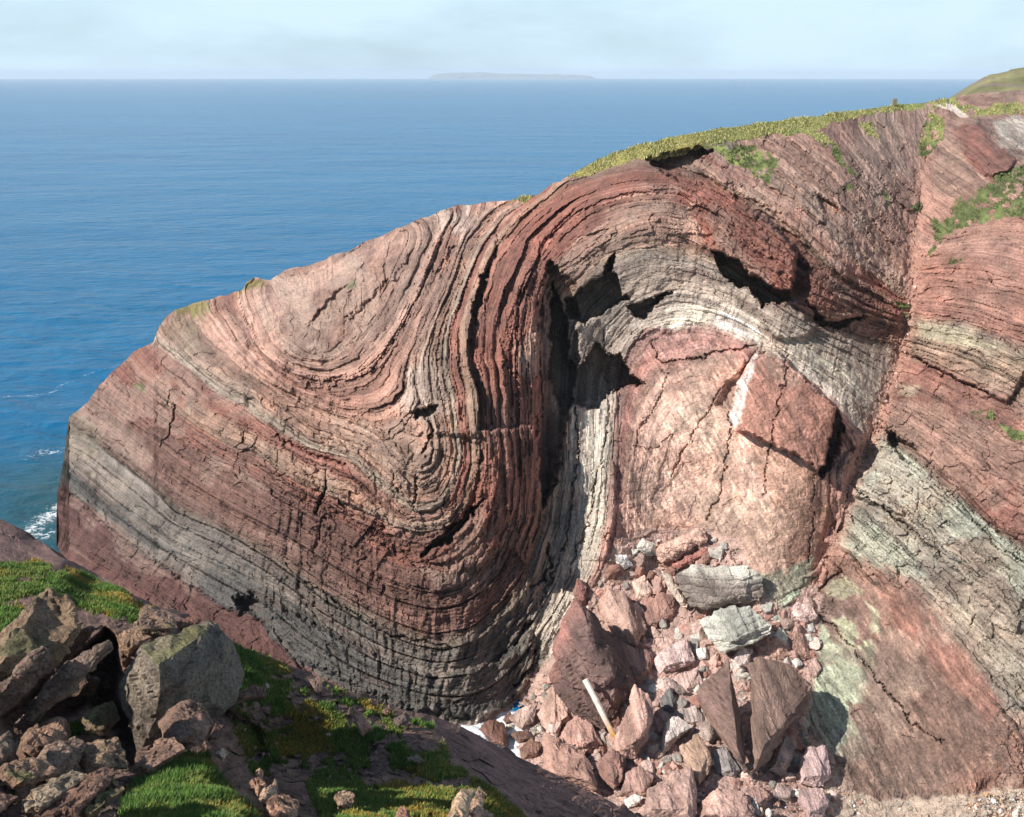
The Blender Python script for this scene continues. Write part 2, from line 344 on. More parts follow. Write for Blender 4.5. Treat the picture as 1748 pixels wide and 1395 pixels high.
GULLY = [(1625, 150), (1592, 200), (1574, 300), (1562, 400), (1557, 480), (1548, 560), (1532, 620), (1505, 700), (1482, 765), (1452, 825), (1436, 890), (1412, 940), (1396, 985), (1388, 1080)]
GP = np.array(GULLY, float)
BEACH = [(800, 1240), (830, 1222), (868, 1205), (905, 1168), (945, 1110), (990, 1025), (1012, 1000), (1035, 960), (1050, 930), (1100, 902), (1200, 897), (1265, 925), (1285, 985), (1305, 1022), (1340, 1043), (1375, 1000), (1402, 1000),
    (1395, 1080), (1385, 1190), (1370, 1240), (1420, 1290), (1440, 1345), (1500, 1365), (1600, 1360), (1748, 1343), (1840, 1338), (1990, 1326), (1990, 1500), (770, 1500)]

# macro relief: (outline, metres towards (-) or away from (+) the viewer, feather px)
MACRO = [
    ([(938, 450), (978, 480), (988, 590), (974, 680), (958, 760), (942, 840), (924, 870), (920, 780), (916, 650), (914, 560), (924, 500)], 3.0, 5),
    ([(922, 700), (1000, 690), (1040, 700), (1040, 860), (1010, 970), (950, 1060), (905, 1080), (930, 940)], 0.25, 14),
    ([(965, 510), (1008, 485), (1029, 464), (1048, 436), (1046, 466), (1056, 482), (1074, 510), (1050, 518), (1004, 552), (972, 545)], 5.5, 2.5),
    ([(1072, 524), (1108, 513), (1146, 497), (1122, 516), (1097, 546), (1077, 534)], 3.0, 2.5),
    ([(942, 480), (966, 540), (970, 612), (984, 634), (1004, 606), (1018, 584), (1036, 604), (1060, 606), (1076, 640), (1098, 654), (1060, 662), (1040, 668), (1028, 690), (1002, 700), (985, 690), (960, 710), (938, 650)], 5.5, 2.5),
    ([(1215, 428), (1262, 445), (1278, 466), (1305, 485), (1345, 494), (1356, 515), (1330, 514), (1306, 524), (1288, 498), (1262, 490), (1232, 468)], 5.0, 2.5),
    ([(1213, 424), (1238, 380), (1255, 352), (1310, 372), (1345, 410), (1362, 450), (1350, 497), (1305, 485), (1278, 466), (1262, 446)], -2.6, 4),
    ([(1360, 440), (1380, 450), (1380, 510), (1350, 510)], 1.2, 5),
    ([(1375, 518), (1408, 545), (1440, 550), (1476, 541), (1440, 562), (1398, 556)], 2.4, 2.5),
    ([(1360, 455), (1430, 480), (1535, 535), (1535, 560), (1475, 540), (1430, 547), (1400, 535), (1372, 512)], -1.0, 5),
    ([(1300, 520), (1340, 512), (1395, 560), (1370, 580), (1320, 572), (1300, 545)], -0.7, 4),
    ([(1290, 602), (1325, 600), (1428, 695), (1412, 785), (1397, 803), (1352, 775), (1306, 752), (1255, 735), (1264, 660)], -2.0, 2.5),
    ([(1428, 700), (1440, 730), (1420, 790), (1402, 815), (1395, 803), (1412, 785)], 2.6, 2.5),
    ([(1440, 735), (1470, 740), (1460, 790), (1425, 800)], -0.5, 4),
    ([(1292, 600), (1240, 660), (1222, 690), (1248, 695), (1266, 640)], 0.8, 5),
    ([(1102, 272), (1160, 256), (1200, 250), (1216, 262), (1178, 284), (1156, 307), (1128, 290)], 4.0, 2.5),
    ([(405, 1024), (428, 1014), (446, 1024), (442, 1046), (418, 1046)], 1.9, 8),
    ([(806, 868), (826, 854), (796, 892), (764, 926), (718, 950), (762, 902)], 2.0, 2.5),
    ([(735, 738), (800, 734), (918, 728), (922, 860), (900, 960), (800, 900), (822, 830), (820, 750)], -0.8, 5),
    ([(95, 812), (160, 880), (250, 950), (380, 1036), (450, 1062), (450, 1120), (60, 1000), (60, 830)], 0.7, 4),
    ([(450, 1020), (560, 1080), (740, 1160), (850, 1130), (906, 1075), (912, 1130), (890, 1180), (830, 1222), (700, 1212), (520, 1130)], -0.8, 6),
    ([(1440, 842), (1530, 762), (1606, 826), (1660, 870), (1748, 950), (1840, 1010), (1840, 1150), (1748, 1080), (1592, 941), (1527, 873)], -0.6, 4),
    ([(1512, 732), (1560, 765), (1572, 786), (1545, 786), (1520, 758)], 2.4, 2.5),
    ([(1558, 607), (1563, 547), (1624, 559), (1714, 582), (1760, 612), (1720, 690), (1690, 670), (1632, 646)], -0.8, 4),
    ([(525, 560), (560, 510), (590, 490), (580, 515), (545, 545)], 1.0, 4), ([(590, 545), (660, 480), (700, 440), (690, 470), (620, 540)], .8, 4),
    ([(805, 520), (822, 470), (836, 455), (826, 500), (810, 555)], 2.4, 2.5), ([(745, 470), (770, 420), (778, 425), (756, 475)], 0.9, 3), ([(838, 440), (850, 400), (856, 405), (848, 440)], 0.9, 3),
    ([(1630, 225), (1668, 207), (1700, 250), (1738, 275), (1700, 312), (1650, 268)], -1.2, 8), ([(1250, 320), (1330, 365), (1345, 385), (1260, 345)], 0.7, 4),
    ([(1395, 330), (1420, 345), (1440, 372), (1405, 360)], 1.2, 3), ([(700, 700), (745, 690), (738, 712), (712, 716)], 2.0, 2.5)]
CRACKS = [([(1345, 605), (1338, 660), (1322, 720), (1310, 800), (1308, 850)], 2.2, .35), ([(1390, 810), (1388, 870), (1382, 960)], 2, .3), ([(1245, 700), (1246, 770), (1225, 850), (1205, 885)], 2.4, .35),
    ([(1300, 598), (1230, 665), (1195, 720), (1165, 770), (1150, 810)], 2.2, .3), ([(1125, 630), (1140, 640), (1120, 690), (1095, 730), (1085, 765)], 2.2, .3), ([(1082, 762), (1110, 768), (1150, 745)], 2, .2), ([(1110, 580), (1125, 615), (1180, 615), (1235, 600), (1290, 590)], 2.6, .5),
    ([(1400, 1050), (1450, 1100), (1510, 1175), (1560, 1235), (1610, 1270)], 2.4, .4), ([(545, 690), (560, 830), (535, 875)], 2.2, .2), ([(560, 825), (552, 850), (538, 876)], 4, .9), ([(300, 690), (290, 740), (275, 760)], 4, .8), ([(1455, 833), (1500, 862), (1560, 905), (1610, 950)], 3, .7), ([(1605, 828), (1640, 860), (1700, 930), (1748, 960)], 2.5, .5),
    ([(1558, 608), (1632, 648), (1690, 675)], 4, .8), ([(1030, 560), (1040, 720), (1010, 870), (960, 1010)], 2.5, .4), ([(985, 700), (985, 800), (965, 920), (925, 1030)], 2.5, .5), ([(935, 930), (938, 960), (928, 990), (905, 1000)], 5, 1.0), ([(905, 1060), (890, 1080), (878, 1100)], 5, .9), ([(912, 1110), (905, 1140), (880, 1170)], 5, 1.0),
    ([(710, 820), (708, 870)], 3, .5), ([(755, 850), (757, 880)], 3, .4), ([(670, 800), (678, 840)], 3, .4), ([(680, 1085), (700, 1090)], 3, .4), ([(640, 1070), (670, 1085), (735, 1100), (775, 1105)], 4, .5), ([(520, 990), (600, 1045), (640, 1070)], 4, .5),
    ([(470, 745), (540, 778), (590, 790)], 5, .8), ([(640, 890), (655, 900), (640, 915)], 3, .4), ([(730, 715), (738, 735), (724, 770)], 3, .8)]

# rock colours along the bedding sequence (as seen in plain light)
BEDC = np.array([(-10, 202, 168, 151), (0, 204, 171, 154), (3, 200, 164, 147), (6, 182, 142, 127), (8, 164, 112, 102), (8.5, 168, 118, 108), (8.7, 186, 148, 138), (8.9, 162, 116, 108), (9.15, 190, 154, 144), (9.35, 160, 114, 106), (9.55, 186, 150, 141), (9.8, 166, 124, 116), (10, 200, 188, 176), (11.5, 204, 195, 183), (13, 186, 174, 161), (15, 178, 167, 155), (17, 164, 153, 143),
    (19.5, 146, 134, 126), (20.5, 165, 146, 130), (22, 150, 118, 106), (24, 168, 112, 98), (26, 158, 104, 93), (28, 170, 112, 100), (30, 158, 102, 90), (31.8, 160, 108, 95), (32.2, 176, 140, 122), (33.6, 170, 132, 115), (34, 164, 108, 96), (35.2, 166, 108, 96),
    (35.6, 186, 166, 150), (36.6, 186, 160, 144), (37.0, 176, 138, 122), (38.2, 180, 138, 121), (41, 184, 140, 124), (44, 178, 128, 114), (47, 184, 142, 128), (50, 186, 142, 128), (56, 190, 150, 134),
    (89, 178, 132, 118), (96, 168, 124, 110), (104, 180, 132, 118), (107, 176, 120, 106), (110, 178, 126, 112), (113, 166, 112, 100), (114.2, 186, 164, 142), (116, 184, 148, 126), (118.5, 170, 130, 112), (119.2, 170, 108, 94), (124.5, 172, 110, 96), (125.5, 168, 116, 104),
    (127, 184, 186, 170), (129.5, 172, 168, 154), (131, 162, 152, 140), (133, 172, 166, 152), (135, 160, 144, 132), (136, 158, 118, 104), (138, 150, 110, 98), (142, 144, 114, 102), (150, 138, 112, 101)], float)
_m = (BEDC[:, 0] > 20) & (BEDC[:, 0] < 60); BEDC[_m, 1:] *= np.array([.915, .90, .87]); _m = BEDC[:, 0] > 60; BEDC[_m, 1:] *= np.array([.96, .98, .97])
PATCH = [ # outline, colour of the rock there, strength, feather
    ([(60, 790), (150, 735), (280, 840), (470, 945), (640, 1060), (760, 1105), (850, 1060), (890, 1020), (905, 1060), (920, 1110), (880, 1190), (790, 1245), (600, 1195), (400, 1085), (200, 980), (60, 940)], (98, 91, 85), .62, 30),
    ([(150, 670), (330, 745), (480, 820), (600, 890), (700, 960), (800, 960), (880, 900), (900, 960), (850, 1050), (760, 1090), (600, 1030), (400, 910), (200, 800), (130, 730)], (114, 84, 75), .72, 30),
    ([(60, 790), (110, 770), (200, 858), (300, 930), (470, 1012), (650, 1132), (760, 1158), (860, 1112), (920, 1100), (880, 1190), (790, 1245), (600, 1195), (400, 1085), (200, 980), (60, 940)], (80, 79, 77), .8, 16),
    ([(60, 800), (97, 806), (160, 874), (250, 948), (380, 1034), (450, 1062), (480, 1140), (60, 1010)], (98, 63, 58), .9, 5),
    ([(60, 940), (250, 962), (380, 1047), (450, 1077), (500, 1127), (600, 1184), (700, 1220), (790, 1242), (790, 1330), (60, 1330)], (98, 63, 58), .92, 4),
    ([(118, 700), (160, 735), (190, 780), (150, 790), (105, 760)], (118, 108, 92), .7, 14),
    ([(180, 640), (265, 585), (330, 660), (300, 720), (200, 690)], (128, 80, 70), .6, 16),
    ([(275, 560), (300, 535), (350, 530), (340, 570), (350, 600), (310, 600)], (140, 124, 100), .6, 12), ([(230, 655), (245, 648), (250, 665), (228, 672)], (78, 98, 46), .8, 8), ([(285, 535), (300, 524), (345, 513), (350, 528), (310, 548)], (118, 116, 56), .75, 8),
    ([(395, 495), (425, 474), (450, 474), (462, 482), (440, 492), (400, 506)], (122, 112, 52), .8, 6), ([(585, 485), (605, 472), (610, 485), (592, 494)], (72, 96, 44), .7, 6),
    ([(420, 505), (500, 460), (640, 412), (740, 372), (880, 348), (860, 372), (760, 380), (640, 445), (540, 500), (500, 560), (430, 600), (370, 560)], (198, 160, 144), .6, 24),
    ([(330, 560), (430, 520), (500, 580), (440, 640), (360, 610)], (192, 146, 128), .55, 20), ([(735, 365), (800, 350), (812, 380), (790, 400), (770, 385)], (206, 186, 176), .7, 12),
    ([(690, 640), (735, 600), (750, 650), (770, 700), (730, 720), (690, 700)], (172, 158, 148), .6, 10),
    ([(880, 590), (915, 540), (918, 620), (900, 660), (885, 640)], (178, 150, 134), .7, 10), ([(980, 400), (1080, 330), (1140, 330), (1190, 400), (1130, 430), (1050, 430), (990, 490), (950, 470)], (182, 146, 128), .6, 16),
    ([(1050, 440), (1140, 430), (1150, 490), (1090, 520), (1060, 490)], (160, 142, 130), .8, 8), ([(1140, 430), (1220, 440), (1290, 500), (1320, 540), (1250, 530), (1170, 500)], (192, 176, 162), .75, 14),
    ([(1082, 548), (1110, 520), (1150, 500), (1220, 512), (1305, 558), (1292, 586), (1200, 562), (1120, 556), (1090, 566)], (212, 202, 188), .75, 7),
    ([(1118, 530), (1180, 522), (1225, 545), (1200, 558), (1124, 552)], (226, 218, 200), .8, 7), ([(1222, 540), (1290, 560), (1290, 580), (1225, 566)], (236, 230, 220), .9, 5),
    ([(1100, 575), (1200, 558), (1280, 585), (1260, 605), (1180, 610), (1120, 612)], (182, 140, 132), .5, 8),
    ([(1292, 598), (1276, 660), (1262, 722), (1246, 724), (1262, 650), (1278, 608)], (234, 224, 222), .8, 7), ([(1296, 606), (1325, 603), (1426, 698), (1402, 796), (1306, 750), (1266, 735), (1280, 660)], (168, 114, 97), .85, 8),
    ([(1290, 760), (1420, 820), (1412, 900), (1382, 980), (1310, 970), (1312, 840)], (170, 128, 108), .7, 16), ([(1210, 890), (1300, 850), (1350, 900), (1330, 990), (1290, 980), (1230, 930)], (178, 148, 130), .7, 20),
    ([(1298, 985), (1340, 975), (1390, 955), (1384, 1000), (1337, 1046), (1305, 1020)], (142, 162, 138), .8, 10), ([(1310, 560), (1345, 512), (1400, 560), (1530, 590), (1500, 690), (1470, 745), (1400, 650)], (160, 152, 140), .55, 10),
    ([(1300, 560), (1400, 585), (1480, 680), (1440, 660), (1350, 600)], (186, 184, 165), .5, 9), ([(1155, 345), (1182, 345), (1200, 420), (1138, 422)], (196, 156, 136), .8, 10),
    ([(1370, 420), (1540, 540), (1540, 575), (1440, 545), (1370, 510)], (132, 92, 80), .6, 12), ([(1225, 350), (1340, 395), (1360, 470), (1300, 480), (1220, 420)], (142, 92, 80), .6, 10),
    ([(1210, 258), (1300, 240), (1400, 215), (1590, 175), (1575, 330), (1560, 500), (1440, 460), (1330, 380), (1240, 320)], (156, 118, 105), .7, 14), ([(1390, 215), (1580, 175), (1575, 330), (1555, 470), (1440, 300)], (140, 110, 100), .6, 16), ([(1360, 235), (1430, 290), (1520, 400), (1555, 500), (1500, 450), (1400, 330)], (162, 128, 112), .6, 8),
    ([(980, 690), (1042, 676), (1040, 860), (1018, 960), (968, 1045), (925, 1090), (905, 1080), (950, 980), (978, 860)], (200, 193, 179), .85, 8),
    # right-hand cliff
    ([(1447, 832), (1527, 764), (1606, 828), (1600, 852), (1530, 870), (1470, 845)], (186, 192, 178), .75, 8), ([(1436, 880), (1500, 900), (1560, 965), (1520, 990), (1480, 962), (1440, 930)], (176, 182, 162), .8, 10),
    ([(1400, 1065), (1432, 1095), (1450, 1110), (1490, 1150), (1480, 1190), (1450, 1200), (1462, 1250), (1440, 1270), (1372, 1235), (1388, 1180), (1398, 1110)], (158, 174, 148), .85, 7), ([(1404, 995), (1440, 985), (1470, 1012), (1440, 1030), (1406, 1020)], (170, 172, 140), .75, 8),
    ([(1420, 1055), (1440, 1046), (1462, 1070), (1458, 1110), (1440, 1090)], (170, 180, 144), .8, 6), ([(1466, 1100), (1490, 1094), (1506, 1140), (1488, 1150)], (166, 176, 142), .8, 6), ([(1478, 1030), (1500, 1060), (1512, 1086), (1486, 1080)], (170, 176, 144), .75, 8), ([(1372, 1236), (1462, 1252), (1490, 1280), (1450, 1300), (1410, 1280)], (150, 160, 145), .75, 8),
    ([(1500, 1150), (1600, 1100), (1680, 1180), (1704, 1290), (1600, 1360), (1440, 1360), (1430, 1290), (1470, 1230)], (120, 94, 83), .6, 22), ([(1480, 955), (1560, 1000), (1650, 1110), (1700, 1190), (1690, 1230), (1600, 1130), (1530, 1055)], (156, 104, 90), .6, 14),
    ([(1563, 547), (1714, 583), (1714, 600), (1640, 590), (1575, 575)], (190, 184, 154), .8, 8), ([(1690, 205), (1760, 195), (1830, 250), (1760, 270), (1720, 258)], (186, 182, 172), .85, 7), ([(1628, 222), (1670, 206), (1702, 250), (1738, 276), (1700, 312), (1650, 270)], (140, 86, 76), .85, 6),
    ([(1588, 280), (1640, 250), (1660, 300), (1640, 345), (1590, 330)], (158, 128, 112), .7, 8), ([(1535, 650), (1575, 655), (1570, 680), (1530, 672)], (190, 178, 152), .7, 8), ([(1610, 930), (1680, 900), (1720, 960), (1650, 980)], (132, 112, 100), .6, 8)]
TURF = [ # grass-covered ground: outline, feather
    ([(872, 340), (900, 330), (925, 328), (905, 346), (880, 347)], 4), ([(955, 300), (1020, 265), (1150, 225), (1300, 200), (1530, 170), (1640, 155), (1635, 178), (1560, 186), (1450, 205), (1380, 225), (1300, 236), (1240, 242), (1190, 250), (1100, 274), (1040, 285), (985, 300)], 4),
    ([(1215, 248), (1290, 246), (1330, 275), (1318, 296), (1290, 292), (1245, 284)], 9), ([(1270, 292), (1320, 296), (1310, 312)], 6), ([(1370, 222), (1400, 226), (1430, 258), (1465, 300), (1455, 302), (1400, 245)], 7), ([(1640, 345), (1700, 300), (1760, 275), (1840, 260), (1840, 370), (1760, 372), (1700, 378), (1640, 392), (1612, 412), (1600, 392)], 11),
    ([(1586, 190), (1612, 196), (1606, 240), (1578, 272), (1566, 262)], 7), ([(1625, 178), (1760, 176), (1840, 172), (1840, 196), (1760, 194), (1650, 196)], 5), ([(1560, 345), (1575, 340), (1572, 358), (1556, 360)], 5), ([(1468, 210), (1490, 216), (1500, 240), (1480, 232)], 5), ([(1590, 372), (1612, 385), (1606, 424), (1576, 440), (1590, 410)], 8),
    ([(1655, 705), (1690, 700), (1700, 720), (1670, 722)], 8), ([(1700, 722), (1770, 735), (1760, 756), (1720, 742)], 8), ([(1530, 515), (1560, 518), (1552, 545), (1536, 535)], 6), ([(1435, 310), (1460, 320), (1450, 330)], 6), ([(1500, 318), (1530, 350), (1515, 345)], 6), ([(1620, 440), (1645, 446), (1640, 452), (1618, 450)], 5),
    ([(1100, 268), (1190, 246), (1230, 250), (1200, 256), (1110, 278)], 4)]
PATHP = [(1590, 178), (1622, 176), (1642, 190), (1655, 200), (1640, 202), (1626, 190), (1608, 184)]

def strata(px, py):
    """bedding level, along-bed coordinate, bed thickness scale; True where right of the gully"""
    gx = np.interp(py, GP[:, 1], GP[:, 0])
    right = px > gx
    right |= (py > 985) & (px > 1370)
    ii = (px - GX0) / 4.0; jj = (py - GY0) / 4.0
    s = np.where(right, bil(SB, ii, jj), bil(SA, ii, jj))
    t = np.where(right, bil(TB, ii, jj), bil(TA, ii, jj)) * 4
    r = np.where(right, bil(RB, ii, jj), bil(RA, ii, jj)) * 4      # pixels per level
    return s, t, np.clip(r, 3, 60), right
rngb = np.random.RandomState(5)
BOUND = np.cumsum(rngb.choice([.22, .35, .5, .75, 1.1], 400, p=[.2, .3, .25, .15, .1])) - 12.0
RIB = np.cumsum(rngb.uniform(.9, 3.2, 200)) - 12.0; RIBA = rngb.uniform(0, 1, 200) ** 1.5
PROT = rngb.uniform(-.5, .5, 402); JL = rngb.uniform(14, 70, 402); JO = rngb.uniform(0, 100, 402); BRI = rngb.uniform(-1, 1, 402)

def relief(px, py):
    """distance of the rock surface plus its bedding attributes, for arrays of photo positions"""
    wx = px + 10 * fbm(px / 60, py / 60, 3, 3) + 2.5 * vnoise(px / 7, py / 7, 5); wy = py + 10 * fbm(px / 60, py / 60, 13, 3) + 2.5 * vnoise(px / 7, py / 7, 6)
    wx2 = px + 8 * fbm(px / 14, py / 14, 23, 4, .6); wy2 = py + 8 * fbm(px / 14, py / 14, 33, 4, .6)
    y = depth_base(px, py)
    s, t, r, right = strata(px, py)
    s0 = s
    s = s + .55 * fbm(px / 55, py / 55, 41, 3) + .16 * vnoise(px / 9, py / 9, 44)
    beach = patch_eval(BEACH, wx2, wy2, 5, 80)
    for poly, d, fe in MACRO:
        y = y + d * patch_eval(poly, wx2, wy2, fe)
    # relief strength per zone
    dome = np.maximum(patch_eval([(1050, 930), (1060, 700), (1090, 600), (1120, 572), (1200, 556), (1290, 590), (1430, 700), (1400, 960), (1330, 1040), (1100, 910)], px, py, 14), patch_eval([(1395, 1060), (1470, 990), (1560, 1010), (1690, 1150), (1710, 1300), (1600, 1370), (1420, 1350), (1380, 1200)], px, py, 22))
    lowl = patch_eval([(60, 760), (250, 760), (480, 850), (640, 980), (760, 1010), (860, 960), (930, 980), (1020, 960), (900, 1200), (790, 1250), (500, 1150), (60, 1000)], px, py, 40)
    bench = patch_eval([(262, 585), (420, 470), (640, 400), (850, 335), (960, 300), (1000, 380), (930, 450), (900, 640), (820, 720), (640, 730), (480, 700), (330, 640)], px, py, 30)
    smoothb = patch_eval([(300, 570), (430, 480), (560, 440), (690, 390), (640, 450), (570, 500), (520, 560), (500, 605), (440, 640), (380, 640)], px, py, 22)
    amp = 1.0 - .85 * dome - .15 * lowl + .45 * bench - 0.95 * smoothb
    slabs = np.maximum(patch_eval([(1045, 440), (1145, 428), (1150, 485), (1085, 515), (1060, 485)], px, py, 8), patch_eval([(955, 470), (1040, 410), (1140, 340), (1130, 420), (1045, 437), (1000, 480), (965, 505)], px, py, 12))
    amp = amp * (1 - .75 * slabs)
    amp = np.where(right, amp * .75, amp) * (1 - beach)
    k = np.clip(np.searchsorted(BOUND, s), 0, 400)
    b0 = np.where(k > 0, BOUND[k - 1], s - 1); b1 = BOUND[np.minimum(k, 399)]
    fr = np.clip((s - b0) / (b1 - b0), 0, 1); thick = (b1 - b0) * r
    prof = 1 - np.abs(2 * fr - 1) ** 5
    ct = (t + JO[k] + 5 * vnoise(px / 11, py / 11, 71)) / JL[k]
    ci = np.floor(ct); cf = ct - ci
    jl = np.clip(np.minimum(cf, 1 - cf) * JL[k] / 2.2, 0, 1)
    blk = h2(k, ci, 9) - .5
    fadeth = sstep(2.0, 6.0, thick)
    gm = sstep(-.30, .32, fbm(px / 75, py / 75, 61, 3) + .5 * vnoise(t / 90, s0 * .35, 63))       # bedding is sharp in places, worn in others
    rough = sstep(-.02, .22, vnoise(s0 * .5 + 9.3, t / 330.0, 65) + .35 * vnoise(px / 40, py / 40, 67)) * (1 - .9 * dome) * (1 - beach) * (1 - .85 * smoothb)
    core = patch_eval([(600, 700), (700, 690), (790, 740), (800, 860), (740, 900), (650, 850)], px, py, 25)
    rough = rough * (1 - .75 * lowl) * np.where(right & (py > 900), .3, 1.)
    arch = patch_eval([(960, 520), (1050, 430), (1150, 420), (1240, 455), (1400, 555), (1530, 590), (1500, 700), (1470, 750), (1340, 625), (1200, 550), (1090, 560), (1050, 640), (1045, 860), (1000, 990), (930, 1060), (950, 900), (985, 720)], px, py, 12)
    rough = rough * (1 - .85 * arch) * np.where(right, .55, 1.); amp = amp * (1 - .42 * arch)
    rough = np.maximum(rough, .8 * core); amp = amp * (1 - .5 * core)
    rough = np.maximum(rough, patch_eval([(1690, 205), (1760, 195), (1830, 250), (1760, 270), (1720, 258)], px, py, 6))
    gj = sstep(-.1, .3, vnoise(t / 60, k * 3.7, 69)) * (.35 + .65 * gm)
    amp = amp * (1 - lowl * np.where(s0 < 21, .72, .45))
    y = y - amp * (.2 + .9 * gm) * (.60 * PROT[k] * prof * sstep(1.5, 5, thick) + .20 * (prof - .6) * fadeth) - amp * (.40 * blk * fadeth * (.5 + .8 * rough) - .18 * (1 - jl) * fadeth * gj)
    # ribs of several beds: proud along their outer edge, then a drop
    kr = np.clip(np.searchsorted(RIB, s0 + .5 * fbm(px / 45, py / 45, 73, 3)), 1, 199)
    rf = np.clip((s0 + .5 * fbm(px / 45, py / 45, 73, 3) - RIB[kr - 1]) / (RIB[kr] - RIB[kr - 1]), 0, 1)
    ra = (.15 + 1.1 * RIBA[kr]) * sstep(-.25, .25, vnoise(t / 150, kr * 5.1, 75) + .12)
    y = y - np.clip(amp, 0, 1.5) * (.34 + .42 * bench) * ra * (1 - rf) ** 1.3 * (.35 + 1.1 * sstep(-.22, .2, vnoise(t / 34, kr * 3.3, 78)))
    for sv, sw, sd_ in ((12.3, .07, .34), (14.9, .07, .38), (17.6, .08, .42), (20.0, .09, .5), (22.6, .08, .32), (25.6, .08, .3), (29.3, .08, .28)):
        y = y + lowl * sd_ * np.exp(-((s0 + .22 * fbm(px / 40, py / 40, 79, 3) - sv) / sw) ** 2) * sstep(-.35, .1, vnoise(t / 120, sv * 7, 80) + .1)
        y = y - lowl * .45 * sd_ * sstep(sv + 1.2, sv + .1, s0) * sstep(sv, sv + .1, s0)
    # broken ground: rubbly teeth in the rough bands
    y = y - rough * (.25 + .75 * bench + .35 * right) * (.30 * facets(wx2 / 13, wy2 / 11, 83) + .18 * facets(wx2 / 6.5, wy2 / 6, 85))
    # fine cleavage across the beds, chipped faces, general roughness
    y = y - (.13 * lowl + .12) * (1 - beach) * (1 - .8 * dome) * fbm(t / 5.5 + vnoise(px / 20, py / 20, 3), s * .22, 81, 3)
    calm = (1 - beach) * (1 - .6 * arch) * (1 - .35 * lowl)
    tj = t + 3 * vnoise(px / 13, py / 13, 93)
    y = y - (1 - .93 * dome) * (1 - beach) * (.08 + .26 * rough) * facets(wx / 40, wy / 40, 91)
    y = y - (1 - .95 * dome) * calm * (.26 * facets(tj / 24, s * 1.15, 95) + .13 * facets(tj / 11, s * 2.6, 97))      # slabby blocks set along the bedding
    y = y - (1 - beach) * (.3 + .4 * rough + .3 * dome) * (.05 * facets(wx2 / 16, wy2 / 16, 96) + .07 * facets(wx2 / 7, wy2 / 7, 98))
    y = y - (.55 * (1 - .6 * dome)) * fbm(px / 95, py / 95, 101, 3) - (.13 - .06 * dome - .06 * arch) * fbm(px / 11, py / 11, 105, 3, .6)
    y = y - dome * (.07 * facets(wx / 44, wy / 60, 99) + .03 * facets(wx2 / 20, wy2 / 26, 103))
    for pts, w, d in CRACKS:
        p = np.asarray(pts, float); m = (px > p[:, 0].min() - 20) & (px < p[:, 0].max() + 20) & (py > p[:, 1].min() - 20) & (py < p[:, 1].max() + 20)
        if m.any():
            dd = line_d(p, wx2[m], wy2[m]); y[m] += d * np.exp(-(dd / (w * .48)) ** 2)
    gd = line_d(GULLY, wx2, wy2); gul = np.exp(-(gd / 15.0) ** 2) * (py > 215) * (py < 1010)
    y = y + .5 * gul * (1 - beach)
    y = y - beach * (.16 * facets(wx / 20, wy / 16, 111) + .07 * facets(wx2 / 8, wy2 / 7, 115))
    return y, s, s0, t, k, blk, right, beach, gul, dome, lowl, smoothb, wx, wy

def rock_colour(px, py, s, k, blk, right, beach, gul, wx, wy, t, dome):
    c = np.stack([np.interp(s, BEDC[:, 0], BEDC[:, i]) for i in (1, 2, 3)], -1)
    c = c * (1 + .10 * BRI[k] + .09 * blk)[:, None]
    hue = fbm(px / 120, py / 120, 121, 4)[:, None]
    c = c * (1 + hue * np.array([.14, .02, -.03])) * (1 + .22 * fbm(px / 30, py / 30, 125, 4))[:, None]
    for poly, rgb, st, fe in PATCH:
        m = patch_eval(poly, wx + 6 * vnoise(px / 16, py / 16, 7), wy + 6 * vnoise(px / 16, py / 16, 8), max(3, fe * .4), fe + 20, BRI[k] * fe * .75)
        if m.any():
            i = m > 0; q = (m[i] * st)[:, None]; br = (1 + .10 * BRI[k[i]] + .10 * blk[i])[:, None]
            c[i] = c[i] * (1 - q) + np.array(rgb, float) * br * q
    # weathering blotches drawn out along the beds, and pale strokes on the smooth bedding faces
    st1 = sstep(.10, .34, fbm(t / 85 + 5, s * .30, 171, 4) + .25 * fbm(px / 25, py / 25, 173, 3))[:, None]; st2 = sstep(.12, .36, fbm(t / 60 - 9, s * .5, 175, 4) + .2 * vnoise(px / 10, py / 10, 177))[:, None]
    c = c * (1 - .42 * st1) + np.array([172, 152, 136.]) * .42 * st1
    c = c * (1 - .36 * st2) + np.array([104, 82, 75.]) * .36 * st2
    u_ = px * .5 + py * .87; v_ = px * .87 - py * .5
    ss = (dome * sstep(.16, .34, vnoise(v_ / 3.2, u_ / 15, 181) + .25 * fbm(px / 40, py / 40, 183, 3)))[:, None]
    c = c * (1 + .20 * ss); c = c * (1 - .14 * (dome * sstep(.15, .35, vnoise(v_ / 5, u_ / 26, 187)))[:, None])
    sc = np.array([190, 160, 147.]) * (1 + .2 * fbm(px / 18, py / 18, 131, 4))[:, None]
    peb = np.where((py > 1300 + 20 * vnoise(px / 30, py / 30, 4)) & (px > 1380), 1., 0.)[:, None]
    sc = sc * (1 - peb) + np.array([190, 170, 152.]) * peb
    g = np.clip(gul * 1.2, 0, 1)[:, None] * .75
    c = c * (1 - g) + np.array([186, 138, 120.]) * g
    lum = c @ np.array([.35, .45, .2]); c = (c * .74 + lum[:, None] * np.array([1.03, .995, .965]) * .26) * np.array([1.05, 1.025, 1.0])
    b = beach[:, None]; c = c * (1 - b) + sc * b
    return c

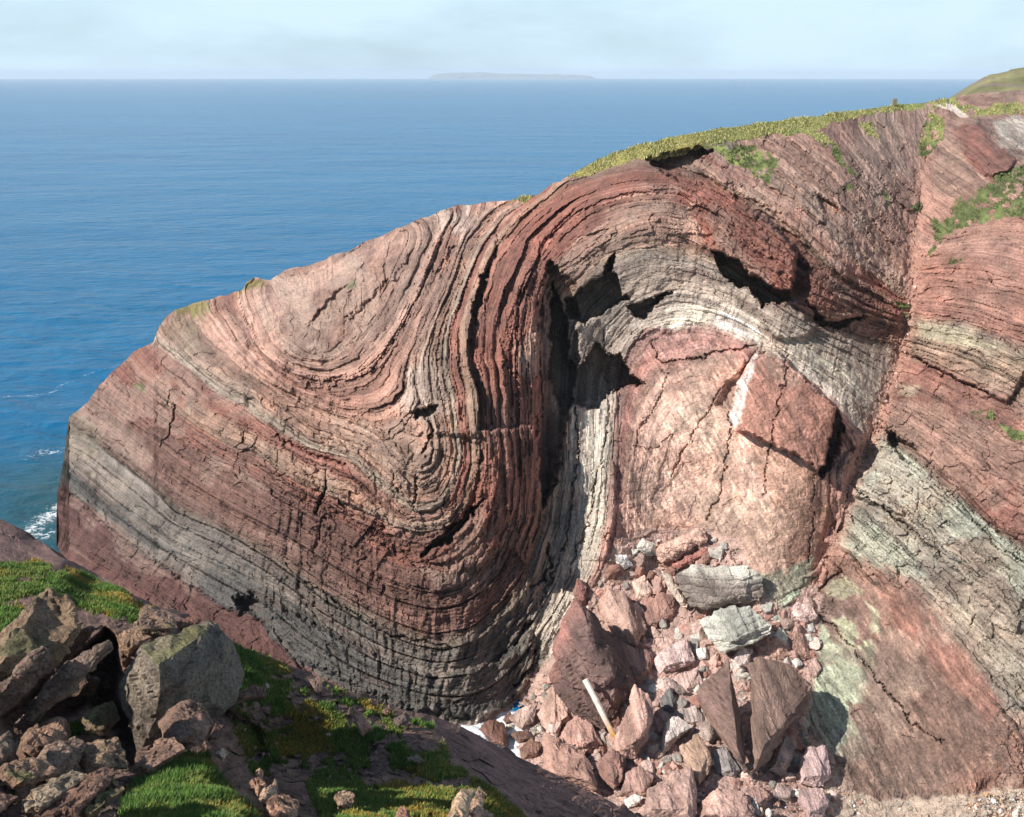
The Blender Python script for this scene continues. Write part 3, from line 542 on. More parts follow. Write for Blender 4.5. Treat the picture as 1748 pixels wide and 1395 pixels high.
# ---- the grid of the cliff surface (rows start on the skyline)
cols = np.concatenate([np.arange(96.0, 1760, 2.0), np.arange(1760., 1976, 4.0)]); NR = 630
rid = np.interp(cols, RIDGE[:, 0], RIDGE[:, 1])
rid = rid + np.where(cols < 960, 5.5, 2.0) * fbm(cols / 26, cols * 0, 151, 4)
PX = np.repeat(cols[None], NR + 1, 0); PY = rid[None] + (1470 - rid[None]) * (np.arange(NR + 1) / NR)[:, None]
px, py = PX.ravel(), PY.ravel()
y, s, s0, t, k, blk, right, beach, gul, dome, lowl, bench, wx, wy = relief(px, py)
col = rock_colour(px, py, s, k, blk, right, beach, gul, wx, wy, t, dome)
turf = np.zeros(px.shape)
for poly, fe in TURF:
    turf = np.maximum(turf, patch_eval(poly, wx + 5 * vnoise(px / 10, py / 10, 9), wy + 5 * vnoise(px / 10, py / 10, 19), fe))
turf = np.where((px < 1540) & (py < 240 + 0 * px) | (px < 1210), turf, turf * sstep(-.42, -.05, fbm(px / 12, py / 9, 147, 4)))
tm = turf > .45
gcol = np.array([146, 144, 84.])[None] * (1 + .28 * fbm(px / 22, py / 14, 141, 4))[:, None] + np.where(px > 1200, -1, 1)[:, None] * np.array([14, 4, 2.])
gcol = gcol * .96
gcol = np.where(((px > 1540) & (py > 250) | (px > 1640) & (py > 600))[:, None], np.array([104, 112, 68.]) * (1 + .35 * fbm(px / 16, py / 12, 143, 4))[:, None], gcol)
# loose earth and stones show through thin turf
q = sstep(.35, .75, turf + .5 * fbm(px / 14, py / 10, 145, 3))[:, None]
col = np.where(tm[:, None] | (q > .5), gcol * q + col * (1 - q), col)
bare = depth_base(px, py)
y = np.where(tm, bare * .5 + y * .5, y)
ysm = y
V = P(px, py, y)
rowi = np.arange(NR); coli = np.arange(len(cols) - 1); W = len(cols)
a = (rowi[:, None] * W + coli[None])
QF = np.stack([a, a + W, a + W + 1, a + 1], -1).reshape(-1, 4)
fx = px[QF].mean(1); fy = py[QF].mean(1)
FGEDGE = np.array([(-100, 895), (0, 885), (60, 930), (110, 945), (250, 1010), (400, 1095), (560, 1160), (700, 1212), (740, 1222), (800, 1255), (900, 1300), (1000, 1350), (1090, 1395), (1130, 1420)], float)
hid = fy > np.interp(fx, FGEDGE[:, 0], FGEDGE[:, 1], right=1e5) + 70
keep = ~hid & (V[QF][:, :, 2].max(1) > -1.5)
path = patch_eval(PATHP, px, py, 1.5)
col = np.where((path > .4)[:, None], np.array([212, 196, 180.]) * (1 + .15 * fbm(px / 5, py / 4, 149, 2))[:, None], col)
lin_col = lin(np.clip(col, 8, 250))
# strength of fine lamination in the material
lam = np.clip(.75 * (1 - beach) * (1 - gul) * (1 - .75 * dome) * (1 - tm) * (1 - .75 * bench), 0, 1)
UV = np.stack([t * .04, s0 + .25 * fbm(px / 40, py / 40, 3, 3), lam], -1)

def submesh(name, fsel, mat, parent=None):
    f = QF[fsel]; u, inv = np.unique(f, return_inverse=True)
    return mesh_np(name, V[u], inv.reshape(f.shape), mat, parent, lin_col[u], UV[u], smooth=False)
fb = beach[QF].mean(1) > .5; fr_ = right[QF].mean(1) > .5; ft = turf[QF].mean(1) > .5; fp = path[QF].mean(1) > .5; fg = (gul[QF].mean(1) > .55) & ~fb
fs = s[QF].mean(1)
used = ~keep
def take(m):
    global used
    m = m & ~used; used = used | m; return m
o = submesh('beach', take(fb), M_SCREE); tag(o, kind='structure', label='pinkish scree and shingle beach below the folded cliff')
o = submesh('footpath', take(fp), M_SCREE); tag(o, kind='structure', label='pale worn footpath crossing the clifftop turf')
o = submesh('clifftop_turf', take(ft), M_SCREE); tag(o, kind='structure', label='yellow green turf along the clifftop and its slopes')
o = submesh('gully_scree', take(fg & keep), M_SCREE); tag(o, kind='structure', label='pink scree filling the narrow gully between the two cliffs')
cliffL = tag(empty('folded_cliff', P(600, 1150, 66)), kind='structure', label='headland cliff of red and grey beds folded into an S')
cliffR = tag(empty('bedded_cliff', P(1600, 1300, 54)), kind='structure', label='steep cliff of tilted green and red beds right of the gully')
BEDS_L = [(-99, 6, 'mudstone_core', 'smooth pale pink core of the arch'), (6, 10, 'mudstone_bed', 'red band wrapped round the pale core'), (10, 12.5, 'sandstone_bed', 'whitish grey sandstone bed round the arch'), (12.5, 15, 'sandstone_bed', None), (15, 17.5, 'sandstone_bed', 'grey sandstone bed'), (17.5, 20, 'sandstone_bed', None),
    (20, 22, 'mudstone_bed', None), (22, 24, 'mudstone_bed', None), (24, 26, 'mudstone_bed', 'red brown mudstone bed'), (26, 28, 'mudstone_bed', None), (28, 30, 'mudstone_bed', None), (30, 32, 'mudstone_bed', None), (32, 33.8, 'sandstone_bed', 'thin tan sandstone bed'), (33.8, 35.4, 'mudstone_bed', 'red mudstone band'),
    (35.4, 38, 'sandstone_bed', 'pale grey sandstone bed round the trough of the fold'), (38, 41, 'siltstone_bed', 'tan siltstone bed'), (41, 44, 'siltstone_bed', None), (44, 47, 'siltstone_bed', None), (47, 50, 'siltstone_bed', None), (50, 99, 'siltstone_bed', 'pinkish beds in the innermost trough')]
for lo, hi, nm, lb in BEDS_L:
    m = take(~fr_ & (fs >= lo) & (fs < hi))
    if m.any():
        o = submesh(nm, m, M_CLIFF); o.parent = cliffL; o.matrix_parent_inverse = cliffL.matrix_world.inverted()
        o.matrix_parent_inverse.translation = -cliffL.location
        if lb: o['label'] = lb
BEDS_R = [(-99, 96, 'siltstone_bed', None), (96, 104, 'siltstone_bed', None), (104, 110, 'siltstone_bed', None), (110, 114, 'mudstone_bed', None), (114, 119, 'sandstone_bed', 'tan block with pale green top'), (119, 122, 'mudstone_bed', 'red mudstone slope'), (122, 125.6, 'mudstone_bed', None), (125.6, 128.5, 'sandstone_bed', 'pale green sandstone bed'),
    (128.5, 131, 'sandstone_bed', None), (131, 135, 'sandstone_bed', None), (135, 138, 'mudstone_bed', 'red mudstone band'), (138, 142, 'mudstone_bed', None), (142, 199, 'mudstone_bed', 'brown dome with pale green blotches')]
for lo, hi, nm, lb in BEDS_R:
    m = take(fr_ & (fs >= lo) & (fs < hi))
    if m.any():
        o = submesh(nm, m, M_CLIFF); o.parent = cliffR; o.matrix_parent_inverse.translation = -cliffR.location
        if lb: o['label'] = lb
# back of the headland: the ground falls away behind the skyline
top = V[:W]; rows = [top]
for dy, dz in ((2, -1.2), (6, -3.5), (16, -12), (30, -26), (42, -45)):
    q = top + np.stack([-.12 * dy + 0 * top[:, 0], dy + 3 * fbm(cols / 40, cols * 0 + dy, 161, 3), dz + 1.2 * fbm(cols / 30, cols * 0 + dy, 163, 3)], -1)
    rows.append(q)
BV = np.concatenate(rows); nb = len(rows)
a = (np.arange(nb - 1)[:, None] * W + np.arange(W - 1)[None])
BF = np.stack([a, a + 1, a + 1 + W, a + W], -1).reshape(-1, 4)
bc = np.where((np.tile(cols, nb) > 955)[:, None], lin((138, 140, 70))[None], lin((150, 110, 98))[None])
o = mesh_np('headland_slope', BV, BF, M_SCREE, None, bc, None, True); tag(o, kind='structure', label='seaward slope behind the clifftop')

# ------------------------------------------------------------------ sea, island, far headland
R_EARTH = 6.371e6
def sea_axis(a, b, fine0, fine1, step, grow=1.06):
    x = list(np.arange(fine0, fine1 + 1e-6, step)); d = step
    while x[-1] < b: d *= grow; x.append(x[-1] + d)
    d = step; lo = []
    c = fine0
    while c > a: d *= grow; c -= d; lo.append(c)
    return np.array(lo[::-1] + x)
xs = sea_axis(-16000, 16000, -85, 6, .55, 1.06); ys = sea_axis(40, 23000, 58, 190, .55, 1.035)
X, Y = np.meshgrid(xs, ys); d2 = X ** 2 + Y ** 2; d = np.sqrt(d2)
fade = np.clip(1 - (d - 150) / 500, 0, 1) ** 2
Z = -d2 / (2 * R_EARTH) + fade * (.42 * fbm(X / 9 + Y / 30, Y / 6, 201, 4) + .35 * fbm(X / 32, Y / 22, 205, 3))
def foam_line(pts, w, dens):
    q = np.array([P(a, b, dist_at_z(b, 0))[:2] for a, b in pts])
    return dens * np.exp(-(line_d(q, X + 2.0 * fbm(X / 6, Y / 6, 211, 3), Y + 3.5 * fbm(X / 7, Y / 7, 213, 3)) / w) ** 2)
foam = np.zeros(X.shape)
for pts, w, dn in (([(-60, 690), (30, 678), (80, 668), (130, 652), (190, 633), (215, 620)], .9, .56), ([(60, 700), (110, 690), (150, 680)], .7, .45), ([(62, 775), (110, 765), (135, 750)], 2.8, .58), ([(45, 915), (70, 890), (92, 875), (100, 860)], 2.6, .66), ([(10, 940), (60, 905), (95, 900)], 2.6, .64), ([(0, 840), (50, 860)], .9, .25),
                   ([(770, 1222), (810, 1236), (850, 1228)], 2.0, 1.6), ([(800, 1240), (870, 1262), (885, 1290), (900, 1310)], 2.0, 1.6)):
    foam = np.maximum(foam, foam_line(pts, w, dn))
SV = np.stack([X, Y, Z], -1).reshape(-1, 3); W2 = len(xs)
a = (np.arange(len(ys) - 1)[:, None] * W2 + np.arange(W2 - 1)[None]); SF = np.stack([a, a + 1, a + 1 + W2, a + W2], -1).reshape(-1, 4)
m, nt, b = new_mat('sea_water'); l = nt.links.new
geo = N(nt, 'ShaderNodeNewGeometry')
at = N(nt, 'ShaderNodeAttribute', attribute_name='rock_colour'); sp = N(nt, 'ShaderNodeSeparateColor'); l(at.outputs['Color'], sp.inputs[0])
n0 = N(nt, 'ShaderNodeTexNoise', ins={'Scale': .004, 'Detail': 4., 'Roughness': .6}); mp0 = N(nt, 'ShaderNodeMapping'); mp0.inputs['Scale'].default_value = (.5, 1, 1)
l(geo.outputs['Position'], mp0.inputs[0]); l(mp0.outputs[0], n0.inputs['Vector'])
deep = ramp(nt, [(.3, (.001, .115, .250)), (.7, (.002, .150, .310))]); l(n0.outputs['Fac'], deep.inputs['Fac'])
shal = N(nt, 'ShaderNodeMix', data_type='RGBA'); shal.inputs[7].default_value = (.020, .070, .062, 1); l(sp.outputs[1], shal.inputs[0]); l(deep.outputs[0], shal.inputs[6])
nf = N(nt, 'ShaderNodeTexNoise', ins={'Scale': 1.6, 'Detail': 7., 'Roughness': .72, 'Distortion': 1.2}); l(geo.outputs['Position'], nf.inputs['Vector'])
fa = N(nt, 'ShaderNodeMath', operation='ADD'); l(nf.outputs['Fac'], fa.inputs[0]); l(sp.outputs[0], fa.inputs[1])
fr2 = ramp(nt, [(.86, (0, 0, 0)), (1.0, (1, 1, 1))]); l(fa.outputs[0], fr2.inputs['Fac'])
fm = N(nt, 'ShaderNodeMix', data_type='RGBA'); fm.inputs[7].default_value = (.80, .84, .85, 1); l(fr2.outputs[0], fm.inputs[0]); l(shal.outputs[2], fm.inputs[6]); l(fm.outputs[2], b.inputs['Base Color'])
rr = N(nt, 'ShaderNodeMix', data_type='FLOAT'); rr.inputs[2].default_value = .22; rr.inputs[3].default_value = .8; l(fr2.outputs[0], rr.inputs[0]); l(rr.outputs[0], b.inputs['Roughness'])
b.inputs['IOR'].default_value = 1.333; b.inputs['Specular IOR Level'].default_value = .22
mpw = N(nt, 'ShaderNodeMapping'); mpw.inputs['Scale'].default_value = (.55, 1, 1); mpw.inputs['Rotation'].default_value = (0, 0, .25); l(geo.outputs['Position'], mpw.inputs[0])
w1 = N(nt, 'ShaderNodeTexNoise', ins={'Scale': .35, 'Detail': 7., 'Roughness': .62, 'Distortion': .5}); w2 = N(nt, 'ShaderNodeTexNoise', ins={'Scale': .03, 'Detail': 5., 'Roughness': .6})
l(mpw.outputs[0], w1.inputs['Vector']); l(mpw.outputs[0], w2.inputs['Vector'])
b1 = N(nt, 'ShaderNodeBump', ins={'Strength': .8, 'Distance': 1.1}); b2 = N(nt, 'ShaderNodeBump', ins={'Strength': .6, 'Distance': 7.})
l(w1.outputs['Fac'], b1.inputs['Height']); l(w2.outputs['Fac'], b2.inputs['Height']); l(b2.outputs[0], b1.inputs['Normal']); l(b1.outputs[0], b.inputs['Normal'])
M_SEA = m
sc_ = np.zeros((len(SV), 3)); sc_[:, 0] = foam.ravel() * .62
rockd = np.minimum(line_d([tuple(P(95, 930, 91)[:2]), tuple(P(20, 930, 92)[:2])], X, Y), line_d([tuple(P(95, 900, 93)[:2]), tuple(P(120, 700, 104)[:2]), tuple(P(270, 560, 110)[:2])], X, Y))
sc_[:, 1] = (np.exp(-(rockd / 14) ** 2) * .8).ravel()
o = mesh_np('sea', SV, SF, M_SEA, None, sc_, None, True); tag(o, kind='structure', label='deep blue open sea out to the horizon')

# island on the horizon
ix = np.linspace(0, 1, 90); prof = np.interp(ix, [0, .02, .06, .12, .3, .45, .6, .8, .93, .98, 1], [0, .45, .75, .95, 1.0, .78, .72, .66, .55, .25, 0]) + .10 * fbm(ix * 26, ix * 0, 221, 3)
DI = 16000.; sea_z = -DI ** 2 / (2 * R_EARTH)
x0 = (742 - CX) / F * DI * 1.04; x1 = (1008 - CX) / F * DI * 1.04
IV = []; 
for r_, (dy, hh) in enumerate(((-160, -.05), (-130, .35), (-90, .82), (0, 1.), (500, .9), (900, -.05))):
    for i_, u in enumerate(ix): IV.append((x0 + (x1 - x0) * u, DI + dy + 60 * fbm(u * 20 + r_, np.array(r_ * 3.), 223, 3), sea_z + max(prof[i_], 0) * 88 * hh * (1 if r_ else 1) - (2 if hh < 0 else 0)))
a = (np.arange(5)[:, None] * 90 + np.arange(89)[None]); IF = np.stack([a, a + 1, a + 91, a + 90], -1).reshape(-1, 4)
M_ISLE = rock_material('island_rock', scale=.02, bump=.2, var=.3)
o = mesh_np('island', np.array(IV, float), IF, M_ISLE, None, np.tile(lin((120, 118, 96)), (len(IV), 1)), None, False)
tag(o, kind='structure', label='low flat island faint on the sea horizon')

# far grassy headland at the right edge
hx = np.linspace(1560, 2060, 110); hyt = np.interp(hx, [1560, 1630, 1650, 1672, 1690, 1720, 1750, 1830, 1900, 2060], [200, 166, 150, 136, 128, 121, 115, 104, 98, 92]) + 1.2 * fbm(hx / 16, hx * 0, 231, 3)
HV = []; nrow = 34
for r_ in range(nrow):
    f_ = r_ / (nrow - 1)
    yy = 300 - 130 * f_ ** .8
    pyv = hyt + (215 - hyt) * f_
    HV.append(P(hx, pyv + 1.5 * fbm(hx / 12, hx * 0 + r_ * .7, 233, 3), yy + 5 * fbm(hx / 30, hx * 0 + r_ * .5, 235, 3)))
for dy, dz in ((30, -8), (90, -60)):
    HV.insert(0, HV[0] + np.array([0, dy, dz]))
HV = np.concatenate(HV); nr_ = nrow + 2
a = (np.arange(nr_ - 1)[:, None] * 110 + np.arange(109)[None]); HF = np.stack([a, a + 110, a + 111, a + 1], -1).reshape(-1, 4)
hc = np.array([128, 124, 84.])[None] * (1 + .3 * fbm(HV[:, 0] / 12, HV[:, 1] / 14, 241, 4))[:, None]
rk = (fbm(HV[:, 0] / 9, HV[:, 2] / 5, 243, 4) > .12)[:, None]
hc = np.where(rk, np.array([140, 122, 108.]), hc)
o = mesh_np('far_hill', HV, HF, M_SCREE, None, lin(np.clip(hc, 5, 250)), None, True); tag(o, kind='structure', label='hazy green headland hill behind the clifftop at the right edge')

# ------------------------------------------------------------------ boulders
def surf(pxv, pyv):
    """distance of the smooth ground of the pile / cliff at a photo position"""
    return depth_base(np.array([float(pxv)]), np.array([float(pyv)]))[0]
def nz3(v, f, seed, oct=4):
    return fbm(v[:, 0] * f + v[:, 2] * f * .73, v[:, 2] * f - v[:, 1] * f * .61, seed, oct)
def fc3(v, f, seed):
    return facets(v[:, 0] * f + v[:, 2] * f * .35, v[:, 2] * f - v[:, 1] * f * .5, seed)
def hull_mesh(name, pts, edge, rough, seed, rgb, layer=None, second=None, chip=1.0, moss=None, var=.25, dark=1.0):
    bm = bmesh.new()
    for p in pts: bm.verts.new(p)
    r = bmesh.ops.convex_hull(bm, input=list(bm.verts))
    junk = [e for e in r['geom_interior'] + r['geom_unused'] if isinstance(e, bmesh.types.BMVert)]
    if junk: bmesh.ops.delete(bm, geom=list(set(junk)), context='VERTS')
    for it in range(6):
        long_e = [e for e in bm.edges if e.calc_length() > edge]
        if not long_e or len(bm.faces) > 5000: break
        bmesh.ops.subdivide_edges(bm, edges=long_e, cuts=1)
        bmesh.ops.triangulate(bm, faces=[f for f in bm.faces if len(f.verts) > 3])
    bm.normal_update()
    v = np.array([x.co[:] for x in bm.verts]); n = np.array([x.normal[:] for x in bm.verts])
    size = np.ptp(v, axis=0).max()
    f = 1.0 / size
    d = rough * size * (.09 * nz3(v, 2.2 * f, seed, 4) + chip * .06 * fc3(v, 3.0 * f, seed + 3) + chip * .045 * fc3(v, 7.5 * f, seed + 7) + chip * .022 * fc3(v, 17 * f, seed + 8) + .035 * nz3(v, 11 * f, seed + 5, 4))
    if layer is not None:
        dirv = np.array(layer[:3], float); dirv /= np.linalg.norm(dirv)
        q = v @ dirv / (size * layer[3]) + .5 * nz3(v, 3 * f, seed + 9, 2)
        kk = np.floor(q).astype(int); fr_q = q - kk
        d = d + size * layer[4] * ((h2(kk, kk * 0, seed) - .5) + .6 * ((1 - np.abs(2 * fr_q - 1) ** 4) - .7))
    v2 = v + n * d[:, None]
    c = np.array(rgb, float)[None] * dark * (1 + var * nz3(v, 3 * f, seed + 11, 4) + .12 * fc3(v, 5 * f, seed + 13))[:, None]
    if second is not None:
        rgb2, dv, off = second
        w = sstep(off - .08, off + .08, (v - v.mean(0)) @ np.array(dv, float) / size + .08 * nz3(v, 6 * f, seed + 15))[:, None]
        c = c * (1 - w) + np.array(rgb2, float) * (1 + .25 * nz3(v, 4 * f, seed + 17))[:, None] * w
    if moss is not None:
        w = (sstep(.5, .85, n[:, 2]) * sstep(-.10, .22, nz3(v, 2.6 * f, seed + 19, 4) + moss - .25))[:, None] * .9
        g = np.array([124, 118, 70.])[None] * (1 + .5 * nz3(v, 9 * f, seed + 21, 3))[:, None]
        c = c * (1 - w) + g * w
    F_ = np.array([[x.index for x in fc.verts] for fc in bm.faces], np.int32) if bm.verts.index_update() is None else None
    bm.free()
    lum = c @ np.array([.35, .45, .2]); c = c * .74 + lum[:, None] * np.array([1.03, 1.0, .965]) * .26
    return v2, F_, lin(np.clip(c * 1.07, 6, 250))
def traced_rock(name, label, cat, poly, rgb, depthf, seed, proud=.0, thick=.55, bulge=.28, tilt=.55, mat=None, group=None, rough=.75, edge_px=3.2, ridge=None, grad=(0, 0), **kw):
    p = np.asarray(poly, float); c = p.mean(0)
    rs = np.random.RandomState(seed)
    yb = depthf(p[np.argmax(p[:, 1])][0], p[:, 1].max()) - proud
    A = .5 * abs(np.dot(p[:, 0], np.roll(p[:, 1], 1)) - np.dot(p[:, 1], np.roll(p[:, 0], 1)))
    size = math.sqrt(A) * yb / F
    sp_ = max(np.ptp(p[:, 0]), np.ptp(p[:, 1]))
    yo = np.array([yb * (1 - tilt) + (depthf(a, b_) - proud) * tilt for a, b_ in p]) + size * ((p[:, 0] - c[0]) * grad[0] + (p[:, 1] - c[1]) * grad[1]) / sp_ * 2
    pts = [P(a, b_, d_) for (a, b_), d_ in zip(p, yo)]
    q = c + (p - c) * .86
    pts += [P(a, b_, d_ + thick * size) for (a, b_), d_ in zip(q, yo)]
    if ridge is None:
        q = c + (p - c) * .55 + rs.uniform(-.08, .08, p.shape) * math.sqrt(A)
        pts += [P(a, b_, d_ - bulge * size * u) for (a, b_), d_, u in zip(q, yo, rs.uniform(.35, 1, len(p)))]
    else:
        for a, b_, k_ in ridge:
            pts.append(P(a, b_, yb * (1 - tilt) + (depthf(a, b_) - proud) * tilt - k_ * size))
    v, f_, cc = hull_mesh(name, pts, max(edge_px * yb / F, .02), rough, seed, rgb, **kw)
    base = P(c[0], p[:, 1].max(), yb)
    o = mesh_np(name, v - base, f_, mat or M_BOULDER, None, cc)
    o.location = base
    return tag(o, label, cat, group)
def z7(pts): return [(800 + a / 2.79, 895 + b_ / 2.79) for a, b_ in pts]
def z8(pts): return [(1248 + a / 2.79, 895 + b_ / 2.79) for a, b_ in pts]
def z1(pts): return [(a / 2.708, 880 + b_ / 2.708) for a, b_ in pts]
def z2(pts): return [(350 + a / 2.913, 980 + b_ / 2.913) for a, b_ in pts]
TAN, PINK, BRN, DRK, GRY, PALE, RED, GRN = (192, 150, 132), (204, 168, 156), (158, 114, 100), (122, 92, 84), (148, 140, 132), (212, 194, 182), (172, 108, 94), (186, 186, 168)
GB = 'fallen boulders in the pile below the cliff'
